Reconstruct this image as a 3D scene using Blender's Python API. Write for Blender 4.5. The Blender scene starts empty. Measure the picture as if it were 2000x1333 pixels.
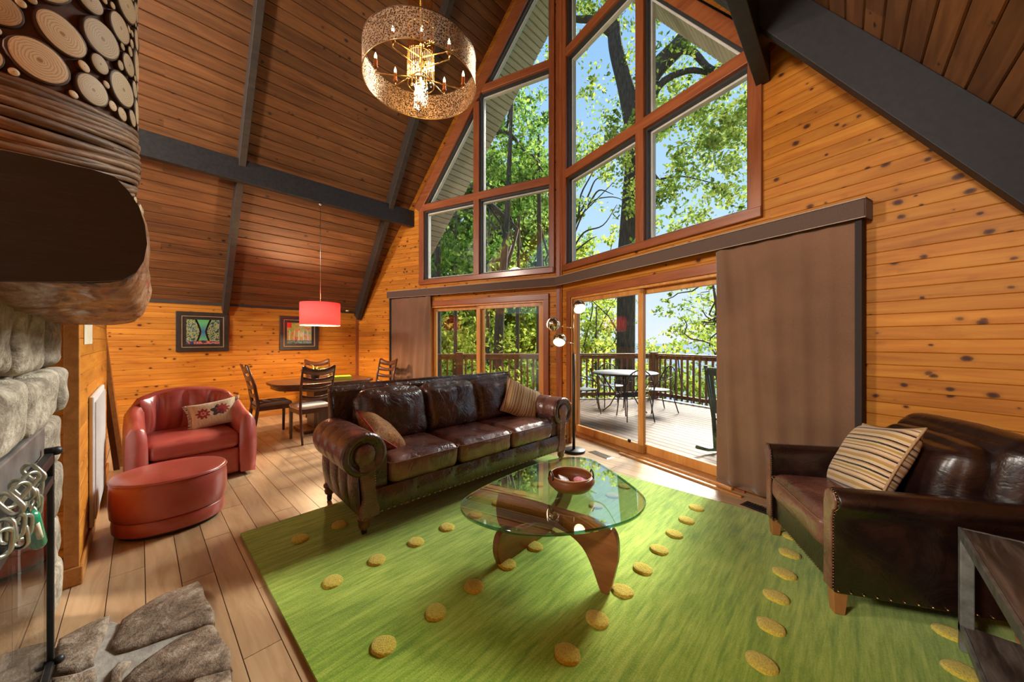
import bpy, bmesh, math, random
import numpy as np
from mathutils import Vector, Matrix, noise

random.seed(7)
rng = np.random.default_rng(7)
SC = bpy.context.scene
COL = SC.collection
PI = math.pi

# ---------------------------------------------------------------- camera, sky, sun, exposure
YAW = math.radians(43.4)
SA, CA = math.sin(YAW), math.cos(YAW)
EYE = 1.35
FPX = 687.0
cam_data = bpy.data.cameras.new('camera')
cam_data.sensor_width = 36.0
cam_data.lens = 36.0 * FPX / 2000.0
cam_data.clip_start = 0.05
cam_data.clip_end = 2000
cam = bpy.data.objects.new('camera', cam_data)
cam.location = (0, 0, EYE)
cam.rotation_euler = (PI / 2, 0, YAW)
COL.objects.link(cam)
SC.camera = cam

world = bpy.data.worlds.new('sky')
SC.world = world
world.use_nodes = True
wn = world.node_tree
wn.nodes.clear()
w_out = wn.nodes.new('ShaderNodeOutputWorld')
w_bg = wn.nodes.new('ShaderNodeBackground')
w_tc = wn.nodes.new('ShaderNodeTexCoord')
w_sep = wn.nodes.new('ShaderNodeSeparateXYZ')
w_rmp = wn.nodes.new('ShaderNodeValToRGB')
w_rmp.color_ramp.elements[0].position = 0.0
w_rmp.color_ramp.elements[0].color = (0.83, 0.90, 1.0, 1)
w_rmp.color_ramp.elements[1].position = 0.75
w_rmp.color_ramp.elements[1].color = (0.28, 0.56, 0.98, 1)
e = w_rmp.color_ramp.elements.new(0.25)
e.color = (0.56, 0.78, 1.0, 1)
w_bg.inputs['Strength'].default_value = .92
wn.links.new(w_tc.outputs['Generated'], w_sep.inputs[0])
wn.links.new(w_sep.outputs['Z'], w_rmp.inputs[0])
wn.links.new(w_rmp.outputs[0], w_bg.inputs['Color'])
wn.links.new(w_bg.outputs[0], w_out.inputs['Surface'])

sun_d = bpy.data.lights.new('sun', 'SUN')
sun_d.energy = 20.0
sun_d.angle = math.radians(22)
sun_d.color = (1.0, 0.95, 0.86)
sun = bpy.data.objects.new('sun', sun_d)
# light comes down out of the valley side (+Y), high and hazy
sun.rotation_euler = Vector((0.10, -0.80, -0.55)).to_track_quat('-Z', 'Y').to_euler()
sun.location = (0, 20, 20)
COL.objects.link(sun)

SC.view_settings.view_transform = 'Standard'
SC.view_settings.look = 'None'
SC.view_settings.exposure = 0.35
SC.view_settings.gamma = 1.0
SC.view_settings.use_curve_mapping = False
SC.render.film_transparent = False
SC.cycles.use_denoising = True
SC.cycles.max_bounces = 10
SC.cycles.diffuse_bounces = 5
SC.cycles.glossy_bounces = 5
SC.cycles.transmission_bounces = 8
SC.cycles.transparent_max_bounces = 24
SC.cycles.sample_clamp_indirect = 6.0
SC.cycles.caustics_reflective = False
SC.cycles.caustics_refractive = False


def world_rd(r, d, z=0.0):
    """a point given by its offset to the right of the view axis and its distance along it"""
    return (r * CA - d * SA, r * SA + d * CA, z)


def at(px, py, d):
    u = (px - 1000.0) / FPX
    v = (666.5 - py) / FPX
    return Vector((d * (u * CA - SA), d * (u * SA + CA), EYE + v * d))


# ---------------------------------------------------------------- helpers
class MB:
    """collects shapes and links them as one mesh object"""

    def __init__(self):
        self.v, self.f, self.sm = [], [], []

    def add(self, vs, fs, M=None, smooth=False):
        b = len(self.v)
        if M is not None:
            vs = [M @ Vector(p) for p in vs]
        self.v.extend([tuple(p) for p in vs])
        self.f.extend([tuple(i + b for i in q) for q in fs])
        self.sm.extend([smooth] * len(fs))
        return self

    def box(self, x0, x1, y0, y1, z0, z1, M=None):
        vs = [(x0, y0, z0), (x1, y0, z0), (x1, y1, z0), (x0, y1, z0),
              (x0, y0, z1), (x1, y0, z1), (x1, y1, z1), (x0, y1, z1)]
        fs = [(0, 3, 2, 1), (4, 5, 6, 7), (0, 1, 5, 4), (1, 2, 6, 5), (2, 3, 7, 6), (3, 0, 4, 7)]
        return self.add(vs, fs, M)

    def hexa(self, bottom, top):
        fs = [(0, 3, 2, 1), (4, 5, 6, 7), (0, 1, 5, 4), (1, 2, 6, 5), (2, 3, 7, 6), (3, 0, 4, 7)]
        return self.add(list(bottom) + list(top), fs)

    def prism(self, poly, z0, z1, M=None, smooth=False):
        n = len(poly)
        vs = [(p[0], p[1], z0) for p in poly] + [(p[0], p[1], z1) for p in poly]
        fs = [tuple(range(n - 1, -1, -1)), tuple(range(n, 2 * n))]
        self.add(vs, fs, M)
        b = len(self.v) - 2 * n
        for i in range(n):
            j = (i + 1) % n
            self.f.append((b + i, b + j, b + n + j, b + n + i))
            self.sm.append(smooth)
        return self

    def tube(self, pts, rad, n=10, M=None, caps=True, closed=False, flat=1.0):
        pts = [Vector(p) for p in pts]
        m = len(pts)
        if not hasattr(rad, '__len__'):
            rad = [rad] * m
        vs, fs = [], []
        up = None
        for i in range(m):
            if closed:
                t = pts[(i + 1) % m] - pts[i - 1]
            else:
                t = pts[min(i + 1, m - 1)] - pts[max(i - 1, 0)]
            if t.length < 1e-9:
                t = Vector((0, 0, 1))
            t.normalize()
            if up is None:
                up = Vector((0, 0, 1)) if abs(t.z) < 0.9 else Vector((1, 0, 0))
            a = t.cross(up)
            if a.length < 1e-6:
                up = Vector((1, 0, 0)) if abs(t.x) < .9 else Vector((0, 1, 0))
                a = t.cross(up)
            a.normalize()
            b = a.cross(t)
            up = b.copy()
            for k in range(n):
                an = 2 * PI * k / n
                vs.append(pts[i] + a * (math.cos(an) * rad[i]) + b * (math.sin(an) * rad[i] * flat))
        for i in range(m if closed else m - 1):
            j = (i + 1) % m
            for k in range(n):
                l = (k + 1) % n
                fs.append((i * n + k, i * n + l, j * n + l, j * n + k))
        if caps and not closed:
            fs.append(tuple(range(n - 1, -1, -1)))
            fs.append(tuple((m - 1) * n + k for k in range(n)))
        return self.add(vs, fs, M, True)

    def lathe(self, prof, n=24, M=None, closed=False, smooth=True):
        """prof: list of (radius, z)"""
        m = len(prof)
        vs, fs = [], []
        for (r, z) in prof:
            for k in range(n):
                a = 2 * PI * k / n
                vs.append((r * math.cos(a), r * math.sin(a), z))
        for i in range(m if closed else m - 1):
            j = (i + 1) % m
            for k in range(n):
                l = (k + 1) % n
                fs.append((i * n + k, i * n + l, j * n + l, j * n + k))
        if not closed:
            if prof[0][0] > 1e-6:
                fs.append(tuple(range(n - 1, -1, -1)))
            if prof[-1][0] > 1e-6:
                fs.append(tuple((m - 1) * n + k for k in range(n)))
        return self.add(vs, fs, M, smooth)

    def ball(self, c, r, n=12, m=8, sz=1.0):
        prof = [(max(1e-4, r * math.sin(PI * i / m)), -r * sz * math.cos(PI * i / m)) for i in range(m + 1)]
        return self.lathe(prof, n, Matrix.Translation(Vector(c)))

    def grid(self, fn, nu, nv, M=None, closed_u=False, smooth=True, flip=False):
        vs = [fn(i / (nu if closed_u else nu - 1), j / (nv - 1)) for j in range(nv) for i in range(nu)]
        fs = []
        for j in range(nv - 1):
            for i in range(nu if closed_u else nu - 1):
                k = (i + 1) % nu
                q = (j * nu + i, j * nu + k, (j + 1) * nu + k, (j + 1) * nu + i)
                fs.append(q[::-1] if flip else q)
        return self.add(vs, fs, M, smooth)

    def mesh(self, name):
        me = bpy.data.meshes.new(name)
        me.from_pydata(self.v, [], self.f)
        me.polygons.foreach_set('use_smooth', self.sm)
        me.update()
        return me

    def build(self, name, mat=None, parent=None, bevel=0, seg=2, subsurf=0, angle=35, weld=False):
        me = self.mesh(name)
        return link(name, me, mat, parent, bevel, seg, subsurf, angle)


def link(name, me, mat=None, parent=None, bevel=0, seg=2, subsurf=0, angle=35):
    o = bpy.data.objects.new(name, me)
    COL.objects.link(o)
    if mat is not None and len(me.materials) == 0:
        me.materials.append(mat)
    if parent is not None:
        o.parent = parent
    if bevel:
        md = o.modifiers.new('bevel', 'BEVEL')
        md.width = bevel
        md.segments = seg
        md.limit_method = 'ANGLE'
        md.angle_limit = math.radians(angle)
    if subsurf:
        md = o.modifiers.new('subsurf', 'SUBSURF')
        md.levels = subsurf
        md.render_levels = subsurf
    return o


def tag(o, label, cat=None, group=None, kind=None):
    if label:
        o['label'] = label
    if cat:
        o['category'] = cat
    if group:
        o['group'] = group
    if kind:
        o['kind'] = kind
    return o


def thing(name, label, cat, loc=(0, 0, 0), rz=0.0, group=None, kind=None):
    o = bpy.data.objects.new(name, None)
    o.empty_display_size = 0.1
    COL.objects.link(o)
    o.location = loc
    o.rotation_euler = (0, 0, rz)
    return tag(o, label, cat, group, kind)


def copy_tree(o, parent=None):
    c = o.copy()
    COL.objects.link(c)
    c.parent = parent
    for ch in o.children:
        copy_tree(ch, c)
    return c


def frame_matrix(origin, x, y, z):
    M = Matrix.Identity(4)
    for i, a in enumerate((x, y, z)):
        for k in range(3):
            M[k][i] = a[k]
    for k in range(3):
        M[k][3] = origin[k]
    return M


def soft_box(w, d, h, r=0.05, n=(10, 10, 6), puff=(0, 0, 0), crease=0.0, wr=0.0, ws=5.0, seed=0, power=None, sag=0.0):
    """a rounded, puffed and wrinkled cushion centred on the origin; returns (verts, faces)"""
    nx, ny, nz = n
    idx = {}
    vs, fs = [], []

    def vid(i, j, k):
        key = (i, j, k)
        if key in idx:
            return idx[key]
        a, b, c = 2 * i / nx - 1, 2 * j / ny - 1, 2 * k / nz - 1
        # rounded box
        p = Vector((a * w / 2, b * d / 2, c * h / 2))
        q = Vector((max(-(w / 2 - r), min(w / 2 - r, p.x)), max(-(d / 2 - r), min(d / 2 - r, p.y)), max(-(h / 2 - r), min(h / 2 - r, p.z))))
        dd = p - q
        if dd.length > 1e-9:
            p = q + dd.normalized() * r
        # puff each face outwards in the middle
        ax, ay, az = 1 - a * a, 1 - b * b, 1 - c * c
        p.x += puff[0] * a * math.sqrt(max(ay, 0) * max(az, 0.0))
        p.y += puff[1] * b * math.sqrt(max(ax, 0) * max(az, 0.0))
        p.z += puff[2] * c * math.sqrt(max(ax, 0) * max(ay, 0))
        if sag and c > 0:
            p.z -= sag * ax * ay
        if wr:
            s = Vector((seed * 3.1, seed * 1.7, seed * 2.3))
            t = noise.noise(Vector((p.x * ws, p.y * ws, p.z * ws)) + s)
            t2 = noise.noise(Vector((p.x * ws * 2.7, p.y * ws * 1.1, p.z * ws * 2.2)) + s * 2)
            t3 = 1 - abs(noise.noise(Vector((p.x * ws * 1.4, p.y * ws * 1.4, p.z * ws * 1.4)) + s * 3)) * 2.2
            nn = p.normalized()
            p = p + nn * wr * (t * 0.8 + t2 * 0.4 - max(0, t3 - .55) * .8)
        idx[key] = len(vs)
        vs.append(tuple(p))
        return idx[key]

    for i in range(nx):
        for j in range(ny):
            fs.append((vid(i, j, 0), vid(i, j + 1, 0), vid(i + 1, j + 1, 0), vid(i + 1, j, 0)))
            fs.append((vid(i, j, nz), vid(i + 1, j, nz), vid(i + 1, j + 1, nz), vid(i, j + 1, nz)))
    for i in range(nx):
        for k in range(nz):
            fs.append((vid(i, 0, k), vid(i + 1, 0, k), vid(i + 1, 0, k + 1), vid(i, 0, k + 1)))
            fs.append((vid(i, ny, k), vid(i, ny, k + 1), vid(i + 1, ny, k + 1), vid(i + 1, ny, k)))
    for j in range(ny):
        for k in range(nz):
            fs.append((vid(0, j, k), vid(0, j, k + 1), vid(0, j + 1, k + 1), vid(0, j + 1, k)))
            fs.append((vid(nx, j, k), vid(nx, j + 1, k), vid(nx, j + 1, k + 1), vid(nx, j, k + 1)))
    return vs, fs


def pillow_shape(w, h, t, n=14, ear=0.06, wr=0.004, seed=1):
    """knife-edge pillow in the local XZ plane, thickness along Y"""
    vs, fs = [], []
    for side in (-1, 1):
        for j in range(n + 1):
            for i in range(n + 1):
                a, b = 2 * i / n - 1, 2 * j / n - 1
                k = 1 - ear * ((1 - a * a) * abs(b) ** 3)
                k2 = 1 - ear * ((1 - b * b) * abs(a) ** 3)
                x = a * w / 2 * k2
                z = b * h / 2 * k
                q = max(0, (1 - a ** 4) * (1 - b ** 4)) ** 0.62
                y = side * t / 2 * q
                y += wr * q * noise.noise(Vector((x * 9 + seed * 5, z * 9, side * 2)))
                vs.append((x, y, z))
    m = (n + 1) * (n + 1)
    for s in range(2):
        for j in range(n):
            for i in range(n):
                q = (s * m + j * (n + 1) + i, s * m + j * (n + 1) + i + 1, s * m + (j + 1) * (n + 1) + i + 1, s * m + (j + 1) * (n + 1) + i)
                fs.append(q if s == 0 else q[::-1])
    return vs, fs

# ---------------------------------------------------------------- materials
class NT:
    def __init__(self, name):
        self.m = bpy.data.materials.new(name)
        self.m.use_nodes = True
        self.t = self.m.node_tree
        self.b = self.t.nodes['Principled BSDF']
        self.out = self.t.nodes['Material Output']

    def n(self, typ, **kw):
        nd = self.t.nodes.new('ShaderNode' + typ)
        for k, v in kw.items():
            setattr(nd, k, v)
        return nd

    def l(self, a, b):
        self.t.links.new(a, b)

    def set(self, **kw):
        names = dict(col='Base Color', rough='Roughness', metal='Metallic', spec='Specular IOR Level', coat='Coat Weight',
                     coat_rough='Coat Roughness', sheen='Sheen Weight', ecol='Emission Color', estr='Emission Strength',
                     trans='Transmission Weight', ior='IOR', alpha='Alpha', sss='Subsurface Weight')
        for k, v in kw.items():
            s = self.b.inputs[names[k]]
            if hasattr(v, 'is_output'):
                self.l(v, s)
            else:
                if k in ('col', 'ecol') and len(v) == 3:
                    v = (*v, 1)
                s.default_value = v
        return self

    def coords(self, scale=(1, 1, 1), rnd=0.0, kind='Object', rot=(0, 0, 0)):
        tc = self.n('TexCoord')
        src = tc.outputs[kind]
        if rnd:
            oi = self.n('ObjectInfo')
            mu = self.n('VectorMath', operation='SCALE')
            cb = self.n('CombineXYZ')
            m2 = self.n('Math', operation='MULTIPLY')
            m2.inputs[1].default_value = 7.31
            self.l(oi.outputs['Random'], m2.inputs[0])
            self.l(oi.outputs['Random'], cb.inputs[0])
            self.l(m2.outputs[0], cb.inputs[1])
            self.l(oi.outputs['Random'], cb.inputs[2])
            self.l(cb.outputs[0], mu.inputs[0])
            mu.inputs['Scale'].default_value = rnd
            ad = self.n('VectorMath', operation='ADD')
            self.l(src, ad.inputs[0])
            self.l(mu.outputs[0], ad.inputs[1])
            src = ad.outputs[0]
        mp = self.n('Mapping')
        mp.inputs['Scale'].default_value = scale
        mp.inputs['Rotation'].default_value = rot
        self.l(src, mp.inputs['Vector'])
        return mp.outputs[0]

    def noise(self, vec, scale=5, detail=4, rough=.55, dist=0.0):
        nz = self.n('TexNoise')
        nz.inputs['Scale'].default_value = scale
        nz.inputs['Detail'].default_value = detail
        nz.inputs['Roughness'].default_value = rough
        nz.inputs['Distortion'].default_value = dist
        self.l(vec, nz.inputs['Vector'])
        return nz.outputs['Fac']

    def ramp(self, fac, stops, interp='LINEAR'):
        r = self.n('ValToRGB')
        cr = r.color_ramp
        cr.interpolation = interp
        while len(cr.elements) < len(stops):
            cr.elements.new(0.5)
        for e_, (p, c) in zip(cr.elements, stops):
            e_.position = p
            e_.color = (*c, 1) if len(c) == 3 else c
        self.l(fac, r.inputs[0])
        return r.outputs[0]

    def mix(self, fac, a, b, blend='MIX'):
        mx = self.n('Mix', data_type='RGBA', blend_type=blend)
        for s, v in ((mx.inputs[0], fac), (mx.inputs[6], a), (mx.inputs[7], b)):
            if hasattr(v, 'is_output'):
                self.l(v, s)
            elif hasattr(v, '__len__'):
                s.default_value = (*v, 1) if len(v) == 3 else v
            else:
                s.default_value = v
        return mx.outputs[2]

    def math(self, op, a, b=0.0, c=0.0):
        m = self.n('Math', operation=op)
        for s, v in zip(m.inputs, (a, b, c)):
            if hasattr(v, 'is_output'):
                self.l(v, s)
            else:
                s.default_value = v
        return m.outputs[0]

    def value_jitter(self, col, lo, hi):
        oi = self.n('ObjectInfo')
        mr = self.n('MapRange')
        mr.inputs['To Min'].default_value = lo
        mr.inputs['To Max'].default_value = hi
        self.l(oi.outputs['Random'], mr.inputs['Value'])
        hs = self.n('HueSaturation')
        self.l(col, hs.inputs['Color'])
        self.l(mr.outputs[0], hs.inputs['Value'])
        return hs.outputs[0]

    def bump(self, h, strength=.2, dist=.01):
        b = self.n('Bump')
        b.inputs['Strength'].default_value = strength
        b.inputs['Distance'].default_value = dist
        self.l(h, b.inputs['Height'])
        self.l(b.outputs[0], self.b.inputs['Normal'])
        return self


def wood(name, light, mid, dark, rough=.4, grain=(1.2, 14, 14), knots=0.0, knot_col=(.05, .015, .006), jit=(.85, 1.12), rnd=40, spec=.4,
         bump=.08, coat=0.0, knot_scale=(8.5, 0.0, 12.0), streak=0.0, streak_col=(.02, .015, .012)):
    k = NT(name)
    v = k.coords(grain, rnd)
    f = k.noise(v, 1.6, 6, .6, .6)
    col = k.ramp(f, [(.25, dark), (.48, mid), (.72, light)])
    if streak:
        v3 = k.coords((1.6, 6, 5), rnd * 1.7)
        s = k.noise(v3, 1.1, 5, .65, .4)
        sm = k.ramp(s, [(.52, (0, 0, 0)), (.75, (1, 1, 1))])
        sm = k.math('MULTIPLY', sm, streak)
        col = k.mix(sm, col, streak_col)
    if knots:
        v2 = k.coords(knot_scale, rnd * .7)
        wob = k.noise(v2, 2.5, 2)
        vm = k.n('VectorMath', operation='ADD')
        k.l(v2, vm.inputs[0])
        sc = k.n('VectorMath', operation='SCALE')
        sc.inputs['Scale'].default_value = .16
        cb = k.n('CombineXYZ')
        k.l(wob, cb.inputs[0])
        k.l(k.math('SUBTRACT', 1.0, wob), cb.inputs[2])
        k.l(cb.outputs[0], sc.inputs[0])
        k.l(sc.outputs[0], vm.inputs[1])
        vo = k.n('TexVoronoi', feature='F1')
        vo.inputs['Scale'].default_value = 1.0
        k.l(vm.outputs[0], vo.inputs['Vector'])
        # only some of the cells carry a knot, and knots differ in size
        wn_ = k.n('TexWhiteNoise', noise_dimensions='3D')
        k.l(vo.outputs['Position'], wn_.inputs['Vector'])
        gate = k.math('LESS_THAN', wn_.outputs['Value'], knots)
        size = k.math('MULTIPLY_ADD', k.math('FRACT', k.math('MULTIPLY', wn_.outputs['Value'], 17.0)), 1.30, .50)
        dd = k.math('DIVIDE', vo.outputs['Distance'], size)
        kd = k.ramp(dd, [(.06, (1, 1, 1)), (.115, (.75, .75, .75)), (.15, (.18, .18, .18)), (.26, (0, 0, 0))])
        kf = k.math('MULTIPLY', kd, gate)
        col = k.mix(kf, col, knot_col)
    col = k.value_jitter(col, *jit)
    k.set(col=col, rough=rough, spec=spec, coat=coat, coat_rough=.15)
    if bump:
        k.bump(f, bump, .004)
    return k.m


def plain(name, c1, c2=None, scale=8, rough=.5, metal=0.0, bump=0.0, spec=.5, coat=0.0, sheen=0.0, detail=4, stretch=(1, 1, 1), bdist=.005, rnd=0.0, jit=None, dist=0.0):
    k = NT(name)
    v = k.coords(stretch, rnd)
    f = k.noise(v, scale, detail, .6, dist)
    c2 = c2 or tuple(x * .8 for x in c1)
    col = k.ramp(f, [(.35, c2), (.65, c1)])
    if jit:
        col = k.value_jitter(col, *jit)
    k.set(col=col, rough=rough, metal=metal, spec=spec, coat=coat, sheen=sheen, coat_rough=.2)
    if bump:
        k.bump(f, bump, bdist)
    return k.m


def glow(name, col, strength, base=None):
    k = NT(name)
    v = k.coords((1, 1, 1))
    f = k.noise(v, 3, 1)
    c = k.ramp(f, [(0, tuple(x * .97 for x in col)), (1, col)])
    k.set(col=base or col, ecol=c, estr=strength, rough=.5)
    return k.m


def pane_glass(name, tint=(.96, .98, .97), ior=1.45, rough=0.0):
    """thin sheet: clear straight through, mirror-like at grazing angles"""
    k = NT(name)
    k.t.nodes.remove(k.b)
    tr = k.n('BsdfTransparent')
    tr.inputs['Color'].default_value = (*tint, 1)
    gl = k.n('BsdfGlossy')
    gl.inputs['Roughness'].default_value = rough
    ge = k.n('NewGeometry')
    dt = k.n('VectorMath', operation='DOT_PRODUCT')
    k.l(ge.outputs['Normal'], dt.inputs[0])
    k.l(ge.outputs['Incoming'], dt.inputs[1])
    inv = k.math('SUBTRACT', 1.0, k.math('ABSOLUTE', dt.outputs['Value']))
    f = k.noise(k.coords((1, 1, 1)), 2.0, 1)
    r0 = ((ior - 1) / (ior + 1)) ** 2
    fr = k.math('MULTIPLY_ADD', k.math('POWER', inv, 5.0), 1 - r0, r0)
    fm = k.math('MULTIPLY', fr, k.math('MULTIPLY_ADD', f, .06, .97))
    mx = k.n('MixShader')
    k.l(fm, mx.inputs[0])
    k.l(tr.outputs[0], mx.inputs[1])
    k.l(gl.outputs[0], mx.inputs[2])
    k.l(mx.outputs[0], k.out.inputs['Surface'])
    return k.m


def leather(name, dark, mid, worn, rough=.33, ws=3.0, coat=.25, bump=.25, wear=(.5, .8), crumple=.0):
    k = NT(name)
    v = k.coords((1, 1, 1), 11)
    f = k.noise(v, ws, 6, .62, .5)
    col = k.ramp(f, [(.3, dark), (wear[0], mid), (wear[1], worn)])
    v2 = k.coords((1, 1, 1), 5)
    vo = k.n('TexVoronoi', feature='DISTANCE_TO_EDGE')
    vo.inputs['Scale'].default_value = 55
    k.l(v2, vo.inputs['Vector'])
    g = k.noise(v2, 14, 5, .65, 1.2)
    g2 = k.noise(v2, 5.5, 3, .55, 2.2)
    rdg = k.math('ABSOLUTE', k.math('SUBTRACT', g2, .5))
    rdg = k.math('MINIMUM', k.math('MULTIPLY', rdg, 9.0), 1.0)
    h = k.math('ADD', k.math('MULTIPLY', vo.outputs['Distance'], .25), k.math('ADD', k.math('MULTIPLY', g, .8), k.math('MULTIPLY', rdg, crumple)))
    rr = k.ramp(f, [(.3, (rough, rough, rough)), (.75, (rough + .16,) * 3)])
    k.set(col=col, rough=rr, spec=.5, coat=coat, coat_rough=.25)
    k.bump(h, bump, .006)
    return k.m


MAT = {}
MAT['pine'] = wood('knotty_pine', (.58, .245, .030), (.48, .175, .019), (.34, .105, .010), rough=.5, knots=.85, knot_col=(.065, .016, .006), jit=(.84, 1.12), spec=.22)
MAT['pine_wall'] = MAT['pine']
MAT['ceil'] = wood('stained_ceiling_board', (.195, .082, .027), (.135, .052, .016), (.070, .026, .009), rough=.5, knots=.22, knot_col=(.022, .010, .006), jit=(.8, 1.2), grain=(1.0, 16, 12), streak=.35, streak_col=(.055, .032, .018))
MAT['trim'] = wood('cherry_stained_trim', (.34, .108, .036), (.27, .078, .025), (.18, .050, .016), rough=.34, grain=(10, 10, 1.2), jit=(.9, 1.1), coat=.2)
MAT['trim_x'] = wood('cherry_stained_rail', (.34, .108, .036), (.27, .078, .025), (.18, .050, .016), rough=.34, grain=(1.2, 12, 12), jit=(.9, 1.1), coat=.2)
MAT['door_wood'] = wood('honey_oak', (.62, .31, .09), (.53, .235, .06), (.40, .155, .036), rough=.34, grain=(9, 9, 1.2), jit=(.95, 1.08), coat=.2)
MAT['beam'] = plain('charcoal_stained_beam', (.020, .020, .023), (.010, .010, .011), scale=3, rough=.55, stretch=(1.2, 9, 9), bump=.12, detail=6)
MAT['rafter'] = plain('umber_stained_rafter', (.038, .026, .019), (.018, .012, .009), scale=3, rough=.6, stretch=(1.2, 9, 9), bump=.12, detail=6)
MAT['floor'] = wood('wood_look_floor_plank', (.53, .360, .212), (.44, .282, .155), (.32, .192, .098), rough=.33, grain=(1.4, 11, 11), jit=(.86, 1.14), bump=.04, coat=.0, spec=.45)
MAT['grout'] = plain('floor_joint', (.36, .25, .15), scale=20, rough=.8)
MAT['base'] = wood('honey_baseboard', (.55, .27, .075), (.46, .20, .05), (.33, .125, .03), rough=.4, grain=(1.2, 12, 12), jit=(.95, 1.05))
MAT['gasket'] = plain('black_gasket', (.028, .030, .032), scale=15, rough=.5)
MAT['vinyl'] = plain('ivory_sash', (.62, .60, .54), (.52, .50, .45), scale=6, rough=.45)
MAT['glass'] = pane_glass('window_pane')
MAT['soffit'] = plain('beige_soffit_board', (.50, .44, .33), (.42, .37, .27), scale=6, rough=.6, jit=(.92, 1.06), stretch=(1, 6, 6))
MAT['roofing'] = plain('roof_deck', (.05, .045, .04), scale=5, rough=.8)
MAT['shell'] = plain('wall_backing', (.16, .085, .04), (.12, .06, .03), scale=5, rough=.8)
MAT['drape'] = None

# ---------------------------------------------------------------- the room
P_ANG = math.radians(16.5)
CP, SP, TP = math.cos(P_ANG), math.sin(P_ANG), math.tan(P_ANG)
CX, CY = -3.19, 4.456            # the outward corner of the folded gable
XL, XR = -7.5, 1.03              # low side walls
YB = -4.6                        # wall behind the camera
RX, RZ, RS = -3.238, 8.06, 1.434  # ridge line and roof slope
EAVE = RZ - RS * (RX - XL)
SN = math.hypot(1, RS)
UX, UZ = 1 / SN, RS / SN         # unit vector up the slope
SLOPE_LEN = (RX - XL) * SN


def struct(name, label, loc=(0, 0, 0), rz=0.0, mb=None, mat=None):
    if mb is None:
        o = thing(name, label, None, loc, rz)
    else:
        o = mb.build(name, mat)
        o.location = loc
        o.rotation_euler = (0, 0, rz)
        tag(o, label)
    o['kind'] = 'structure'
    return o


def plank_mesh(z0, z1, a0, a1, b0, b1, y0=0.0, y1=.022, c=.0035, gap=.0006):
    """board between heights z0 and z1; left end a0 (at z0) to a1 (at z1), right end b0 to b1; front face at y0, back at y1"""
    z0 += gap
    z1 -= gap
    zs = [(z0, y1), (z0, y0 + c), (z0 + c, y0), (z1 - c, y0), (z1, y0 + c), (z1, y1)]
    vs = []
    for e0, e1 in ((a0, a1), (b0, b1)):
        for z, y in zs:
            t = (z - z0) / (z1 - z0)
            vs.append((e0 + (e1 - e0) * t, y, z))
    fs = [(0, 1, 2, 3, 4, 5)[::-1], (6, 7, 8, 9, 10, 11)]
    for i in range(6):
        j = (i + 1) % 6
        fs.append((i, j, 6 + j, 6 + i))
    m = MB()
    m.add(vs, [f[::-1] for f in fs])
    return m


def boards(parent, rows, mat, name='plank', y0=0.0, y1=.022, c=.0035, gap=.0006):
    for r in rows:
        plank_mesh(*r, y0=y0, y1=y1, c=c, gap=gap).build(name, mat, parent)


BW = 0.085
# ---- floor
fl = MB()
fl.prism([(XL - .1, YB - .1), (XR + .1, YB - .1), (XR + .1, CY - TP * (XR + .1 - CX)), (CX, CY + .1), (XL - .1, CY - TP * (CX - XL + .1))], -.16, -.012)
floor = struct('floor', 'light brown wood plank floor running under the green rug', mb=fl, mat=MAT['grout'])
FW = 0.14
rest = MB()
row = 0
y = YB
while y < CY:
    off = (row * 0.47) % 1.3
    x = XL - off
    while x < XR:
        xa, xb = max(x, XL), min(x + 1.3, XR)
        ya, yb = y, y + FW
        x += 1.3
        if xb - xa < .02:
            continue
        # clip at the folded front wall
        lim = min(CY - TP * abs(xa - CX), CY - TP * abs(xb - CX)) if not (xa < CX < xb) else min(CY - TP * abs(xa - CX), CY - TP * abs(xb - CX))
        if ya > lim + .35:
            continue
        g = .0007
        m = MB()
        c = .0012
        m.add([(xa + g, ya + g, -.012), (xb - g, ya + g, -.012), (xb - g, yb - g, -.012), (xa + g, yb - g, -.012),
               (xa + g + c, ya + g + c, 0), (xb - g - c, ya + g + c, 0), (xb - g - c, yb - g - c, 0), (xa + g + c, yb - g - c, 0)],
              [(4, 5, 6, 7), (0, 1, 5, 4), (1, 2, 6, 5), (2, 3, 7, 6), (3, 0, 4, 7)])
        hidden = (xa > -2.95 and xb < .9 and ya > .55 and yb < 3.2)
        if ya < -.75 or hidden or (xa > -1.0 and ya < .4):
            rest.add(m.v, m.f)
        else:
            m.build('plank', MAT['floor'], floor)
    y += FW
    row += 1
o = rest.build('plank', MAT['floor'], floor)
o['kind'] = 'stuff'

# ---- low side walls and the wall behind the camera
wl = MB().box(YB, 3.35, .022, .16, -.1, EAVE + .25)
wall_left = struct('wall_left', 'low knotty pine wall with two framed pictures behind the dining table', (XL, 0, 0), PI / 2, wl, MAT['shell'])
z = 0.0
rows = []
k = 0
while z < EAVE + .02:
    j1 = [-1.9, .6, -3.0, 1.5, -.4][k % 5]
    for a, b in ((YB, j1), (j1, 3.2)):
        rows.append((z, min(z + BW, EAVE + .05), a + .0005, a + .0005, b - .0005, b - .0005))
    z += BW
    k += 1
boards(wall_left, rows, MAT['pine'])
MB().box(YB, 3.2, -.018, 0, 0, .12).build('baseboard', MAT['base'], wall_left, bevel=.004)
MB().box(YB, 3.2, -.02, 0, EAVE - .015, EAVE + .10).build('frieze', MAT['rafter'], wall_left)
MB().box(3.12, 3.2, -.02, 0, 0, EAVE).build('corner_trim', MAT['trim'], wall_left, bevel=.004)

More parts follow.
